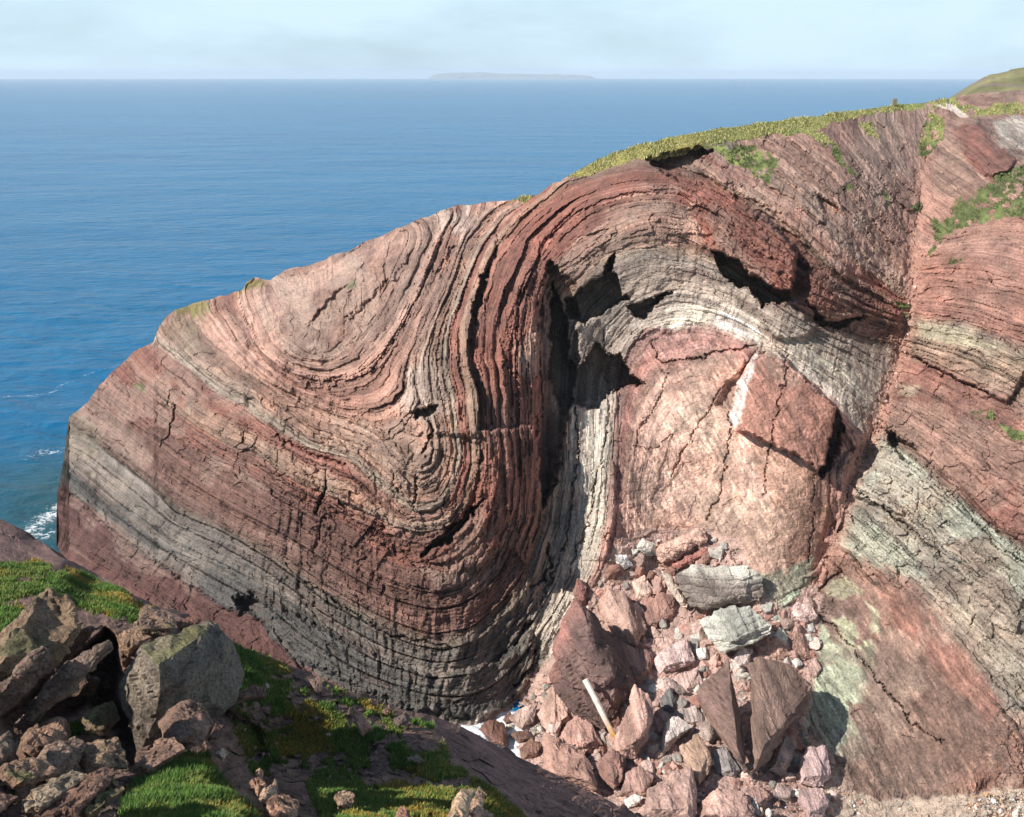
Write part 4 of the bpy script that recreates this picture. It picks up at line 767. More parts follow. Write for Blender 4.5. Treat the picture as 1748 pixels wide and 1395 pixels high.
ROCKS = [
    ('boulder', 'big leaning dark brown boulder with red flank behind the driftwood pole', z7([(398, 725), (450, 540), (515, 370), (590, 420), (660, 560), (735, 700), (745, 830), (690, 900), (640, 1015), (500, 900), (420, 790)]), DRK, dict(thick=.6, bulge=.30, tilt=.35, second=((172, 110, 96), (-1, 0, .4), .24), ridge=[(800 + 560 / 2.79, 895 + 450 / 2.79, .24), (800 + 575 / 2.79, 895 + 560 / 2.79, .28), (800 + 600 / 2.79, 895 + 740 / 2.79, .24), (800 + 540 / 2.79, 895 + 800 / 2.79, .2), (800 + 690 / 2.79, 895 + 820 / 2.79, .16)], chip=.8, layer=(.35, 0, .94, .11, .018))),
    ('boulder', 'narrow dark wedge boulder leaning on the big dark one', z7([(600, 480), (690, 540), (745, 640), (772, 760), (735, 860), (690, 720), (640, 600)]), (126, 96, 86), dict(bulge=.25)),
    ('boulder', 'brown square boulder right of the dark wedge', z7([(715, 560), (800, 590), (868, 615), (878, 735), (800, 775), (750, 690)]), BRN, {}),
    ('boulder', 'tall tan boulder in the upper left of the pile', z7([(665, 300), (740, 330), (800, 410), (842, 500), (800, 585), (700, 525), (635, 420)]), TAN, dict(proud=.3)),
    ('boulder', 'red brown slanting block at the centre top of the pile', z7([(805, 490), (850, 400), (905, 330), (982, 340), (972, 430), (890, 500)]), BRN, dict(proud=.2, layer=(.6, 0, .8, .12, .02))),
    ('boulder', 'rounded cream faced slab below the white stone', z7([(775, 275), (835, 245), (882, 310), (855, 358), (798, 356)]), (222, 184, 162), dict(proud=.2, bulge=.15)),
    ('boulder', 'long pale pink slab lying topmost on the pile', z7([(888, 130), (1000, 60), (1112, 28), (1132, 70), (1010, 145), (912, 188), (893, 172)]), (208, 164, 144), dict(proud=.5, bulge=.18, layer=(.25, 0, .97, .10, .025))),
    ('boulder', 'pale grey rough boulder left of the topmost slab', z7([(798, 110), (830, 68), (888, 90), (900, 150), (850, 152)]), (196, 186, 172), dict(proud=.4)),
    ('boulder', 'chalk white stone at the upper left edge of the pile', z7([(695, 145), (750, 148), (788, 195), (742, 218), (700, 192)]), (236, 228, 220), dict(proud=.3)),
    ('boulder', 'thin red slab under the topmost pale slab', z7([(965, 195), (1060, 140), (1150, 98), (1135, 150), (1000, 218)]), RED, dict(proud=.4, bulge=.12)),
    ('boulder', 'large grey layered block right of the pile top', z7([(980, 245), (1090, 205), (1200, 192), (1330, 200), (1388, 230), (1412, 310), (1392, 372), (1230, 372), (1050, 402), (1010, 330)]), (142, 126, 116), dict(proud=1.5, bulge=.20, tilt=.4, layer=(-.08, 0, 1, .085, .03), second=((196, 188, 172), (0, 0, 1), .12), chip=.5)),
    ('boulder', 'grey green layered block below the large grey block', z7([(1102, 460), (1200, 400), (1340, 383), (1452, 480), (1442, 522), (1330, 562), (1220, 607), (1150, 542)]), (190, 188, 172), dict(proud=1.3, bulge=.18, tilt=.5, layer=(-.25, 0, 1, .08, .028), chip=.5)),
    ('boulder', 'pink ribbed slab in the middle of the pile', z7([(873, 650), (940, 590), (1042, 538), (1082, 650), (1000, 692), (910, 712)]), (216, 180, 172), dict(proud=.4, layer=(.5, 0, .86, .12, .025))),
    ('boulder', 'pinkish flat stone below the pink ribbed slab', z7([(950, 740), (1090, 690), (1112, 760), (1040, 812), (965, 772)]), PINK, dict(bulge=.15)),
    ('boulder', 'thin grey brown flake under the flat pink stone', z7([(960, 735), (1062, 800), (1022, 818), (955, 782)]), (150, 130, 118), dict(proud=.3, bulge=.1)),
    ('boulder', 'dark grey upright stone in the middle of the pile', z7([(918, 835), (958, 768), (992, 830), (972, 898), (930, 882)]), (112, 108, 106), dict(proud=.1)),
    ('boulder', 'round grey cobble beside the dark upright stone', z7([(988, 845), (1012, 830), (1040, 838), (1046, 866), (1012, 888)]), GRY, dict(proud=.1)),
    ('boulder', 'tall tan boulder touching the foot of the driftwood pole', z7([(688, 1085), (720, 960), (745, 880), (790, 763), (852, 800), (892, 900), (862, 1040), (800, 1118), (740, 1112)]), (184, 140, 124), dict(proud=.6, bulge=.4, tilt=.4)),
    ('boulder', 'pale pointed boulder right of the tall tan one', z7([(922, 1095), (928, 1000), (940, 928), (1000, 908), (1068, 965), (1005, 1022)]), PALE, dict(proud=.3, bulge=.2)),
    ('boulder', 'flat grey pink stone above the pale pointed boulder', z7([(998, 882), (1080, 868), (1132, 950), (1070, 962), (1000, 922)]), (180, 160, 150), dict(bulge=.15)),
    ('boulder', 'grey tan stone left of the split slab', z7([(1088, 972), (1140, 930), (1182, 1010), (1152, 1052), (1092, 1005)]), (176, 152, 140), {}),
    ('boulder', 'tan brown boulder with stained face left of the grey one', z7([(998, 1062), (1090, 998), (1142, 1070), (1167, 1140), (1100, 1252), (1040, 1150)]), (182, 144, 118), dict(proud=.3)),
    ('boulder', 'grey boulder under the tip of the split slab', z7([(1158, 1082), (1230, 1058), (1322, 1170), (1270, 1212), (1178, 1182)]), (146, 136, 132), {}),
    ('split_slab', 'left half of the split dark brown slab, narrow triangle', z7([(1086, 800), (1160, 720), (1235, 638), (1272, 760), (1300, 900), (1335, 1205), (1250, 1100), (1150, 950)]), (134, 102, 90), dict(proud=.9, bulge=.05, thick=.45, tilt=.55, rough=.7, chip=.8, layer=(.5, 0, .87, .22, .006))),
    ('split_slab', 'right half of the split dark brown slab, broad curved wedge', z7([(1330, 660), (1385, 625), (1480, 650), (1560, 680), (1642, 770), (1622, 862), (1540, 965), (1420, 1135), (1350, 1210), (1336, 1000)]), (136, 106, 92), dict(proud=1.0, bulge=.05, thick=.4, tilt=.6, rough=.7, chip=.8, layer=(.25, 0, .97, .2, .006))),
    ('boulder', 'big pinkish boulder at the bottom edge of the photo', z7([(800, 1420), (860, 1262), (1000, 1180), (1050, 1168), (1078, 1290), (1060, 1420)]), (196, 154, 138), dict(proud=.4)),
    ('boulder', 'brown pink boulder above the white quartz stone', z7([(715, 1295), (750, 1190), (820, 1148), (888, 1200), (855, 1295)]), (176, 134, 120), dict(proud=.2)),
    ('boulder', 'reddish block below the foot of the driftwood pole', z7([(605, 1135), (680, 1068), (748, 1110), (732, 1222), (690, 1275), (628, 1205)]), BRN, dict(proud=.2)),
    ('boulder', 'large pink brown boulder left of the driftwood foot', z7([(425, 1015), (470, 950), (520, 912), (592, 950), (642, 1050), (560, 1092), (480, 1085)]), (188, 140, 124), dict(proud=.4)),
    ('boulder', 'wide tan boulder at the edge of the dark rock slope', z7([(340, 1165), (370, 1018), (430, 1030), (540, 1090), (590, 1180), (635, 1290), (500, 1225)]), (180, 134, 116), dict(proud=.3)),
    ('boulder', 'small pale block above the wide tan boulder', z7([(362, 995), (400, 928), (448, 930), (422, 1012)]), (214, 176, 162), dict(proud=.3)),
    ('boulder', 'tan boulder below the foot of the grey fold', z7([(325, 905), (400, 775), (470, 850), (494, 922), (440, 955), (368, 975)]), TAN, dict(proud=.3)),
    ('boulder', 'pale pink slab beside the surf inlet', z7([(196, 922), (258, 870), (328, 853), (302, 942), (250, 978)]), (204, 168, 152), dict(proud=.2, bulge=.15)),
    ('boulder', 'wet brown boulder rising from the white surf', z7([(42, 975), (88, 932), (168, 948), (192, 1010), (190, 1075), (110, 1045)]), (128, 84, 68), dict(mat='wet', rough=.7)),
    ('boulder', 'low wet brown stone between the surf and the tan boulders', z7([(188, 1000), (282, 978), (304, 1022), (240, 1040)]), (122, 86, 72), dict(mat='wet', rough=.6)),
    ('boulder', 'round wet brown boulder on the right of the surf', z7([(243, 1072), (300, 1018), (348, 1050), (332, 1104), (260, 1122)]), (128, 88, 70), dict(mat='wet', rough=.6)),
    ('boulder', 'small brown stone above the wet boulder', z7([(158, 932), (195, 893), (214, 930), (180, 955)]), (138, 100, 86), {}),
    ('boulder', 'cream cobble between the surf boulders', z7([(172, 960), (205, 948), (218, 968), (190, 985)]), (206, 190, 158), {}),
    ('boulder', 'grey tan stone leaning on the pale pink slab', z7([(288, 972), (332, 948), (345, 1000), (310, 1010)]), (180, 164, 146), {}),
    ('boulder', 'tan brown plate above the split slab', z7([(1385, 590), (1470, 538), (1534, 620), (1440, 655)]), (186, 142, 122), dict(bulge=.08)),
    ('boulder', 'brown upright plate beside the gully foot', z7([(1518, 522), (1592, 518), (1624, 640), (1560, 645)]), (170, 128, 112), dict(bulge=.1)),
    ('boulder', 'pale pink tilted slab at the gully mouth', z7([(1536, 440), (1560, 368), (1640, 390), (1664, 440), (1600, 474)]), (216, 178, 168), dict(proud=.2, bulge=.12)),
    ('boulder', 'pink narrow slab left of the tilted one', z7([(1488, 422), (1530, 398), (1574, 470), (1530, 494)]), (196, 154, 142), dict(bulge=.12)),
    ('boulder', 'white green triangular stone by the dome foot', z7([(1428, 452), (1480, 428), (1508, 482)]), (208, 206, 190), dict(proud=.2)),
    ('boulder', 'white green leaf shaped stone by the dome foot', z7([(1448, 535), (1482, 488), (1524, 540), (1512, 575)]), (204, 202, 186), dict(proud=.2)),
    ('boulder', 'small grey white cobble at the gully mouth', z7([(1598, 482), (1640, 468), (1652, 512), (1610, 524)]), (190, 182, 174), {}),
    ('boulder', 'pinkish brown boulder right of the split slab', z7([(1598, 690), (1650, 638), (1678, 680), (1662, 735), (1620, 735)]), (176, 140, 128), {}),
    ('boulder', 'bright white stone above the right split slab', z7([(1538, 652), (1570, 632), (1594, 666), (1560, 684)]), (232, 224, 214), dict(proud=.2)),
    ('boulder', 'grey pink banded slab at the foot of the mottled dome', z8([(328, 1112), (370, 1058), (447, 1053), (482, 1190), (440, 1252), (330, 1240)]), (190, 156, 150), dict(proud=.5, bulge=.10, layer=(-.3, 0, .95, .16, .01), rough=.6)),
    ('boulder', 'round ended pink slab below the banded slab', z8([(328, 1262), (440, 1257), (468, 1320), (432, 1400), (370, 1405), (322, 1322)]), (196, 156, 148), dict(proud=.3, bulge=.12, rough=.6)),
    ('boulder', 'brown leaning flake left of the banded slab', z8([(178, 1172), (262, 1008), (302, 1050), (292, 1120), (240, 1198)]), (170, 140, 128), dict(proud=.2, bulge=.1)),
    ('boulder', 'broad pinkish boulder at the bottom right of the pile', z7([(1080, 1420), (1108, 1320), (1200, 1258), (1300, 1288), (1374, 1360), (1350, 1420)]), (192, 148, 132), dict(proud=.2)),
    ('boulder', 'red brown stained stone near the shingle', z7([(1290, 1292), (1380, 1238), (1452, 1300), (1400, 1355)]), (182, 136, 122), {}),
    ('boulder', 'grey pink cube of rock near the shingle', z7([(1438, 1302), (1470, 1238), (1544, 1258), (1540, 1325)]), (176, 148, 138), {}),
    ('boulder', 'white quartz stone at the bottom edge', z7([(742, 1312), (790, 1283), (838, 1300), (800, 1342), (755, 1354)]), (230, 222, 208), dict(proud=.2)),
    ('boulder', 'white grey cube between the pink slab and the grey block', z7([(1078, 592), (1130, 586), (1142, 640), (1090, 654)]), (214, 206, 198), dict(proud=.2)),
    ('boulder', 'pinkish white cobbles of rock above the left split slab', z7([(1246, 642), (1300, 588), (1348, 600), (1332, 680), (1280, 694)]), (206, 184, 176), dict(proud=.2)),
    ('boulder', 'grey white flat stone beside the grey green block', z7([(1052, 532), (1100, 516), (1144, 570), (1080, 588)]), (200, 192, 182), {}),
    ('boulder', 'tan stone at the very foot of the driftwood pole', z7([(646, 1012), (690, 985), (744, 1040), (690, 1075)]), (196, 152, 130), {}),
    ('boulder', 'narrow brown stone left of the pale pointed boulder', z7([(886, 925), (918, 915), (932, 1000), (898, 1015)]), (160, 122, 110), {}),
    ('boulder', 'brown rounded stone under the chalk white stone', z7([(655, 262), (700, 238), (748, 280), (718, 304)]), (176, 132, 114), {}),
    ('boulder', 'red brown upright flake against the red wall', z7([(520, 250), (560, 300), (560, 380), (525, 400), (505, 330)]), (150, 98, 88), dict(proud=.2)),
    ('boulder', 'pink tan boulder wedged left of the tall tan one', z7([(600, 400), (650, 300), (680, 330), (660, 440), (640, 480)]), (192, 146, 128), {}),
    ('boulder', 'tan block between the cream slab and slanting block', z7([(740, 400), (800, 370), (840, 420), (830, 470), (790, 440)]), (206, 166, 146), dict(proud=.1)),
    ('boulder', 'slim pale slab leaning on the large grey block', z7([(920, 225), (960, 250), (1030, 370), (1040, 400), (1010, 390), (950, 300)]), (206, 182, 162), dict(proud=.9, bulge=.15)),
]
for i_, (nm, lb, poly, rgb, kw) in enumerate(ROCKS):
    kw = dict(kw); mt = M_WET if kw.pop('mat', None) == 'wet' else M_BOULDER
    traced_rock(nm, lb, 'rock slab' if nm == 'split_slab' else 'boulder', poly, rgb, surf, 300 + i_ * 13, mat=mt, group=GB, **kw)

# driftwood pole lying across the boulders
def tube(pa, pb, ra, rb, n=10, rings=14, seed=1):
    pa = np.array(pa, float); pb = np.array(pb, float); ax = (pb - pa) / np.linalg.norm(pb - pa)
    u = np.cross(ax, (0, 0, 1)); u /= np.linalg.norm(u); w = np.cross(u, ax)
    v = []
    for i in range(rings + 1):
        f = i / rings; c = pa + (pb - pa) * f + u * .10 * math.sin(3.0 * f + .3) + w * .06 * math.sin(5 * f); r = (ra + (rb - ra) * f) * (1 + .14 * (h2(i, 3, 5) - .5))
        for j in range(n):
            th = 2 * math.pi * j / n; rr = r * (1 + .10 * (h2(j, i // 3, seed) - .5)) * (1 + .18 * abs(math.cos(2 * th)))
            v.append(c + rr * (math.cos(th) * u + math.sin(th) * w))
    v += [pa - ax * ra * .15, pb + ax * rb * .15]
    f = []
    for i in range(rings):
        for j in range(n):
            a_, b_ = i * n + j, i * n + (j + 1) % n
            f += [(a_, b_, b_ + n), (a_, b_ + n, a_ + n)]
    for j in range(n): f += [(len(v) - 2, (j + 1) % n, j), (len(v) - 1, rings * n + j, rings * n + (j + 1) % n)]
    return np.array(v), np.array(f)
pa = P(999, 1160, 57.7); pb = P(1051, 1258, 56.3)
v, f_ = tube(pa, pb, .17, .15)
tt = np.clip((v - pa) @ (pb - pa) / ((pb - pa) @ (pb - pa)), 0, 1)[:, None]
wd = lin((232, 224, 210)) * (1 - sstep(.55, 1.0, tt)) + lin((206, 158, 92)) * sstep(.55, 1.0, tt)
M_WOOD = rock_material('weathered_wood', scale=5, bump=.25, var=.2)
o = mesh_np('driftwood_pole', v - pb, f_, M_WOOD, None, wd); o.location = pb
tag(o, 'bleached white driftwood pole leaning on the dark boulder', 'pole')

# loose stones that one can still pick out, and the rubble and shingle between them
M_STONE = rock_material('loose_stone', attr=False, scale=2.5, bump=.5, var=.4)
protos = []
for i_ in range(10):
    rs = np.random.RandomState(900 + i_)
    q = rs.normal(size=(16, 3)); q /= np.linalg.norm(q, axis=1)[:, None]; q *= np.array([1, rs.uniform(.55, .9), rs.uniform(.45, .8)])
    v, f_, cc = hull_mesh('stone', [tuple(x) for x in q], .34, 1.0, 900 + i_, (180, 150, 138))
    me_o = mesh_np('stone', v, f_, M_STONE); protos.append(me_o.data); bpy.data.objects.remove(me_o)
rs = np.random.RandomState(77)
PAL = [(206, 168, 154), (190, 148, 134), (172, 128, 114), (220, 190, 178), (186, 160, 146), (156, 118, 104), (212, 204, 192), (172, 166, 156)]
pile = np.array([(870, 1225), (905, 1180), (950, 1120), (1000, 1030), (1050, 950), (1110, 915), (1200, 905), (1260, 940), (1290, 1010), (1345, 1050), (1390, 1010), (1395, 1090), (1380, 1200), (1380, 1250), (1430, 1300), (1440, 1350), (1440, 1392), (1110, 1392), (960, 1300)], float)
RBB = [(min(q[0] for q in r_[2]), max(q[0] for q in r_[2]), min(q[1] for q in r_[2]), max(q[1] for q in r_[2])) for r_ in ROCKS]
LAND = [(890, 1235, 'beside the wet surf boulders'), (940, 1160, 'left of the big leaning dark boulder'), (1020, 1010, 'by the red wall above the leaning boulder'), (1080, 950, 'near the chalk white stone'), (1160, 930, 'around the topmost pale slab'), (1240, 960, 'behind the large grey layered block'), (1110, 1060, 'between the tan boulders and grey blocks'),
    (1330, 1080, 'right of the grey green layered block'), (1380, 1030, 'at the gully mouth'), (1150, 1170, 'near the dark upright stone'), (1240, 1110, 'above the split slab'), (1380, 1170, 'right of the split slab'), (1050, 1300, 'below the driftwood pole'), (1150, 1300, 'left of the split slab tip'), (1280, 1370, 'below the split slab'), (1400, 1330, 'beside the grey pink banded slab'), (1080, 1380, 'beside the white quartz stone'), (960, 1250, 'by the large pink brown boulder')]
n = 0
while n < 300:
    a_, b_ = rs.uniform(865, 1445), rs.uniform(905, 1392)
    if poly_sd(pile, np.array([a_]), np.array([b_]))[0] < 3 or any(q_[0] < a_ < q_[1] and q_[2] < b_ < q_[3] and poly_sd(r_[2], np.array([a_]), np.array([b_]))[0] > -1 for q_, r_ in zip(RBB, ROCKS)): continue
    szp = rs.choice([5, 7, 10, 14, 19, 24], p=[.10, .2, .28, .24, .12, .06]); yy = surf(a_, b_)
    o = bpy.data.objects.new('stone', protos[rs.randint(10)]); COL.objects.link(o)
    r_ = szp * yy / F; o.scale = (r_, r_, r_); o.location = P(a_, b_, yy - .25 * r_); o.rotation_euler = rs.uniform(0, 6.28, 3)
    ci_ = rs.randint(len(PAL)); c = lin(np.array(PAL[ci_]) * rs.uniform(.85, 1.08)); o.color = (*c, 1)
    cn = ('pink', 'pinkish tan', 'brown', 'pale pink', 'beige', 'dark brown', 'whitish', 'grey')[ci_]
    sn = 'tiny' if szp < 6 else 'small' if szp < 10 else 'fist-like' if szp < 14 else 'chunky'
    dl = [(math.hypot(a_ - q[0], b_ - q[1]), q[2]) for q in LAND]
    tag(o, '%s %s loose stone %s' % (sn, cn, min(dl)[1]), 'stone', 'loose stones among the boulders'); n += 1
n = 0
while n < 46:
    a_, b_ = rs.uniform(1450, 1748), rs.uniform(1340, 1392)
    if b_ < np.interp(a_, [1440, 1500, 1600, 1748], [1352, 1372, 1366, 1350]): continue
    szp = rs.choice([4, 5, 7, 10], p=[.4, .3, .2, .1]); yy = surf(a_, b_)
    o = bpy.data.objects.new('beach_cobble', protos[rs.randint(10)]); COL.objects.link(o)
    r_ = szp * yy / F; o.scale = (r_, r_, r_); o.location = P(a_, b_, yy - .3 * r_); o.rotation_euler = rs.uniform(0, 6.28, 3)
    ci_ = rs.randint(5); c = lin(np.array([(224, 214, 198), (236, 232, 226), (190, 172, 158), (214, 176, 150), (168, 162, 156)][ci_]) * rs.uniform(.85, 1.03)); o.color = (*c, 1)
    cn = ('cream', 'white', 'brown', 'orange pink', 'grey')[ci_]; sn = {4: 'tiny', 5: 'small', 7: 'middling', 10: 'large'}[int(szp)]
    wh = 'near the banded slab' if a_ < 1510 else 'below the green stained rock' if a_ < 1590 else 'below the brown dome' if a_ < 1670 else 'at the right end'
    tag(o, '%s %s cobble on the shingle %s' % (sn, cn, wh), 'cobble', 'cobbles on the shingle'); n += 1
def scatter(name, label, poly, count, sizes, pal, seed, depthf, maxtri=20):
    rs = np.random.RandomState(seed); p = np.asarray(poly, float)
    a_ = rs.uniform(p[:, 0].min(), p[:, 0].max(), count * 3); b_ = rs.uniform(p[:, 1].min(), p[:, 1].max(), count * 3)
    ok = poly_sd(p, a_, b_) > 1; a_, b_ = a_[ok][:count], b_[ok][:count]; m_ = len(a_)
    yy = depthf(a_, b_); r_ = rs.uniform(sizes[0], sizes[1], m_) ** 1.0 * (rs.uniform(.4, 1, m_) ** 2) * yy / F
    ph = (1 + 5 ** .5) / 2
    ico = np.array([(-1, ph, 0), (1, ph, 0), (-1, -ph, 0), (1, -ph, 0), (0, -1, ph), (0, 1, ph), (0, -1, -ph), (0, 1, -ph), (ph, 0, -1), (ph, 0, 1), (-ph, 0, -1), (-ph, 0, 1)]) / 1.9
    icf = np.array([(0, 11, 5), (0, 5, 1), (0, 1, 7), (0, 7, 10), (0, 10, 11), (1, 5, 9), (5, 11, 4), (11, 10, 2), (10, 7, 6), (7, 1, 8), (3, 9, 4), (3, 4, 2), (3, 2, 6), (3, 6, 8), (3, 8, 9), (4, 9, 5), (2, 4, 11), (6, 2, 10), (8, 6, 7), (9, 8, 1)])
    v = ico[None] * rs.uniform(.55, 1.25, (m_, 12, 1)) * rs.uniform(.6, 1.2, (m_, 1, 3))
    th = rs.uniform(0, 6.28, m_); c_, s_ = np.cos(th)[:, None], np.sin(th)[:, None]
    v = np.stack([v[..., 0] * c_ - v[..., 2] * s_, v[..., 1], v[..., 0] * s_ + v[..., 2] * c_], -1) * r_[:, None, None] + P(a_, b_, yy - .2 * r_)[:, None]
    c = lin(np.array(pal, float)[rs.randint(len(pal), size=m_)] * rs.uniform(.8, 1.08, (m_, 1)))
    o = mesh_np(name, v.reshape(-1, 3), (icf[None] + 12 * np.arange(m_)[:, None, None]).reshape(-1, 3), M_BOULDER, None, np.repeat(c, 12, 0))
    return tag(o, label, kind='stuff')
scatter('rubble', 'broken pink rock rubble between the boulders', pile, 5200, (1.5, 5.5), PAL, 91, depth_base)
scatter('shingle', 'pale mixed shingle along the foot of the mottled dome', [(1400, 1290), (1440, 1345), (1500, 1368), (1600, 1363), (1748, 1346), (1812, 1340), (1812, 1402), (1400, 1402)], 3200, (1.5, 4.2), [(226, 214, 196), (206, 186, 168), (220, 170, 120), (168, 156, 148), (236, 230, 222), (190, 150, 134)], 93, depth_base)
scatter('gully_rubble', 'pink scree fragments down the gully', [(1548, 470), (1566, 470), (1562, 560), (1540, 640), (1515, 720), (1490, 790), (1460, 840), (1446, 900), (1424, 950), (1404, 1000), (1386, 1000), (1414, 920), (1436, 840), (1468, 770), (1498, 700), (1524, 620), (1540, 560)], 900, (1.2, 4), [(206, 160, 144), (226, 196, 180), (176, 130, 116)], 95, lambda a_, b_: relief(a_, b_)[0])

# post on the clifftop
pb_ = P(1525.5, 181, surf(1525, 181) - .3); hgt_ = 11.5 * pb_[1] / F
M_POST = rock_material('weathered_grey_wood', scale=6, bump=.3, var=.3)
root = empty('waymark_post', pb_); tag(root, 'short grey weathered post standing on the clifftop turf', 'post')
def box(name, c, s_, rgb, mat, parent, lean=0.0, taper=.9):
    v = np.array([(x * (1 if z < 0 else taper), y_ * (1 if z < 0 else taper), z) for x in (-1, 1) for y_ in (-1, 1) for z in (-1, 1)], float) * .5 * np.array(s_) + np.array(c)
    v[:, 0] += lean * (v[:, 2] - v[:, 2].min())
    f = np.array([(0, 1, 3, 2), (4, 6, 7, 5), (0, 4, 5, 1), (2, 3, 7, 6), (0, 2, 6, 4), (1, 5, 7, 3)])
    o = mesh_np(name, v, f, mat, parent, np.tile(lin(rgb), (8, 1))); return o
box('upright', (-.13, 0, hgt_ * .45), (.14, .16, hgt_ * 1.1), (150, 142, 120), M_POST, root, .08)
box('upright', (.14, 0, hgt_ * .45), (.14, .16, hgt_ * 1.1), (138, 128, 104), M_POST, root, .08)
box('board', (.03, -.10, hgt_ * .52), (.30, .05, hgt_ * .85), (132, 122, 100), M_POST, root, .08, .97)

# ------------------------------------------------------------------ foreground slope
FGD = [(0, 885, 48), (74, 928, 46), (162, 978, 42), (258, 1031, 36), (0, 950, 37), (100, 968, 36), (200, 1008, 34), (0, 1050, 26), (120, 1060, 27), (250, 1060, 29), (330, 1075, 28.5), (400, 1100, 30), (480, 1135, 30.5), (560, 1165, 31), (640, 1195, 31), (700, 1215, 31.5),
    (760, 1230, 33), (880, 1290, 34), (1000, 1345, 33.5), (1090, 1395, 33), (1140, 1420, 33), (400, 1200, 25), (450, 1300, 24), (500, 1200, 27.5), (600, 1250, 27), (600, 1330, 24.3), (680, 1320, 25), (500, 1260, 26.5), (520, 1340, 22.5), (740, 1255, 28.6), (790, 1300, 27.5), (900, 1385, 26), (850, 1340, 26.5), (800, 1395, 21.5), (700, 1395, 19.5), (600, 1395, 18.5),
    (450, 1395, 16.8), (350, 1290, 19.3), (300, 1395, 14.4), (420, 1385, 15.8), (200, 1250, 22), (100, 1200, 22.5), (0, 1250, 17.5), (0, 1395, 13), (150, 1395, 13.7), (100, 1120, 24), (250, 1150, 25.5), (350, 1200, 24.5), (-60, 1395, 12.6), (-60, 1100, 23), (-60, 900, 46), (-330, 1395, 11.8), (-330, 1100, 21), (-330, 900, 36), (-330, 760, 47), (0, 1560, 9.6), (-330, 1560, 9.2), (400, 1560, 11.2), (800, 1560, 15.5), (1140, 1560, 25)]
fg_base = tps(FGD, 2e-3)
FGE = np.array([(-340, 760), (-80, 850), (0, 886), (74, 928), (100, 947), (162, 978), (258, 1031), (300, 1049), (395, 1098), (480, 1130), (560, 1163), (620, 1188), (700, 1215), (740, 1222), (790, 1241), (880, 1290), (1000, 1346), (1090, 1394), (1150, 1424)], float)
FT = [([(-60, 960), (80, 960), (150, 978), (205, 1004), (266, 1042), (236, 1064), (150, 1040), (60, 1014), (-60, 1046)], 7), ([(396, 1100), (480, 1132), (600, 1190), (700, 1225), (735, 1240), (770, 1290), (800, 1325), (905, 1395), (880, 1430), (560, 1430), (520, 1330), (430, 1320), (400, 1240), (396, 1160)], 8),
      ([(200, 1430), (215, 1370), (240, 1318), (290, 1284), (350, 1288), (372, 1330), (405, 1372), (480, 1430)], 6), ([(-60, 1040), (40, 1040), (90, 1090), (60, 1150), (-60, 1170)], 14), ([(100, 1240), (160, 1225), (170, 1255), (110, 1258)], 8)]
cols2 = np.concatenate([np.arange(-330., -60, 7.0), np.arange(-60., 1146, 2.4)]); NR2 = 300; W3 = len(cols2)
e0 = np.interp(cols2, FGE[:, 0], FGE[:, 1]) + np.where(cols2 < 730, 3.0, 1.2) * fbm(cols2 / 16, cols2 * 0, 401, 4)
AX = np.repeat(cols2[None], NR2 + 1, 0); AY = e0[None] + (1428 - e0[None]) * (np.arange(NR2 + 1) / NR2)[:, None] ** .92
AY = np.concatenate([AY, np.repeat(np.linspace(1440, 1556, 20)[:, None], W3, 1)]); AX = np.repeat(cols2[None], NR2 + 21, 0); NR2 += 20
ax_, ay_ = AX.ravel(), AY.ravel()
wx2 = ax_ + 8 * fbm(ax_ / 30, ay_ / 30, 411, 3); wy2 = ay_ + 8 * fbm(ax_ / 30, ay_ / 30, 413, 3)
slab = np.maximum(patch_eval([(725, 1200), (800, 1230), (1160, 1400), (1160, 1440), (940, 1440), (900, 1392), (850, 1350), (800, 1318), (775, 1290), (742, 1245)], wx2, wy2, 3), patch_eval([(-80, 830), (0, 880), (160, 975), (262, 1034), (200, 1002), (100, 962), (-80, 955)], wx2, wy2, 3))
ft_ = np.zeros(ax_.shape)
for poly, fe in FT: ft_ = np.maximum(ft_, patch_eval(poly, wx2, wy2, fe))
thin = fbm(ax_ / 34, ay_ / 22, 421, 4)
ft_ = ft_ * np.where((ax_ > 390) & (ay_ < 1345), sstep(-.20, .06, thin + .25 * fbm(ax_ / 11, ay_ / 7, 423, 3)), sstep(-.55, -.2, thin)) * (1 - slab)
yy = fg_base(ax_, ay_)
yy = yy - (1 - slab) * (.2 * facets(wx2 / 45, wy2 / 32, 431) * (1 - .8 * ft_) + .22 * facets(wx2 / 14, wy2 / 10, 433) * (1 - .8 * ft_)) - .35 * fbm(ax_ / 70, ay_ / 50, 435, 4) - .08 * fbm(ax_ / 9, ay_ / 7, 437, 3)
yy = yy - ft_ * .22 * np.abs(fbm(ax_ / 20, ay_ / 12, 439, 3)) - slab * (.26 * facets((ax_ + ay_) / 46, (ay_ - .5 * ax_) / 20, 441) + .12 * facets(wx2 / 13, wy2 / 9, 443) + .07 * fbm(ax_ / 6, ay_ / 5, 445, 3))
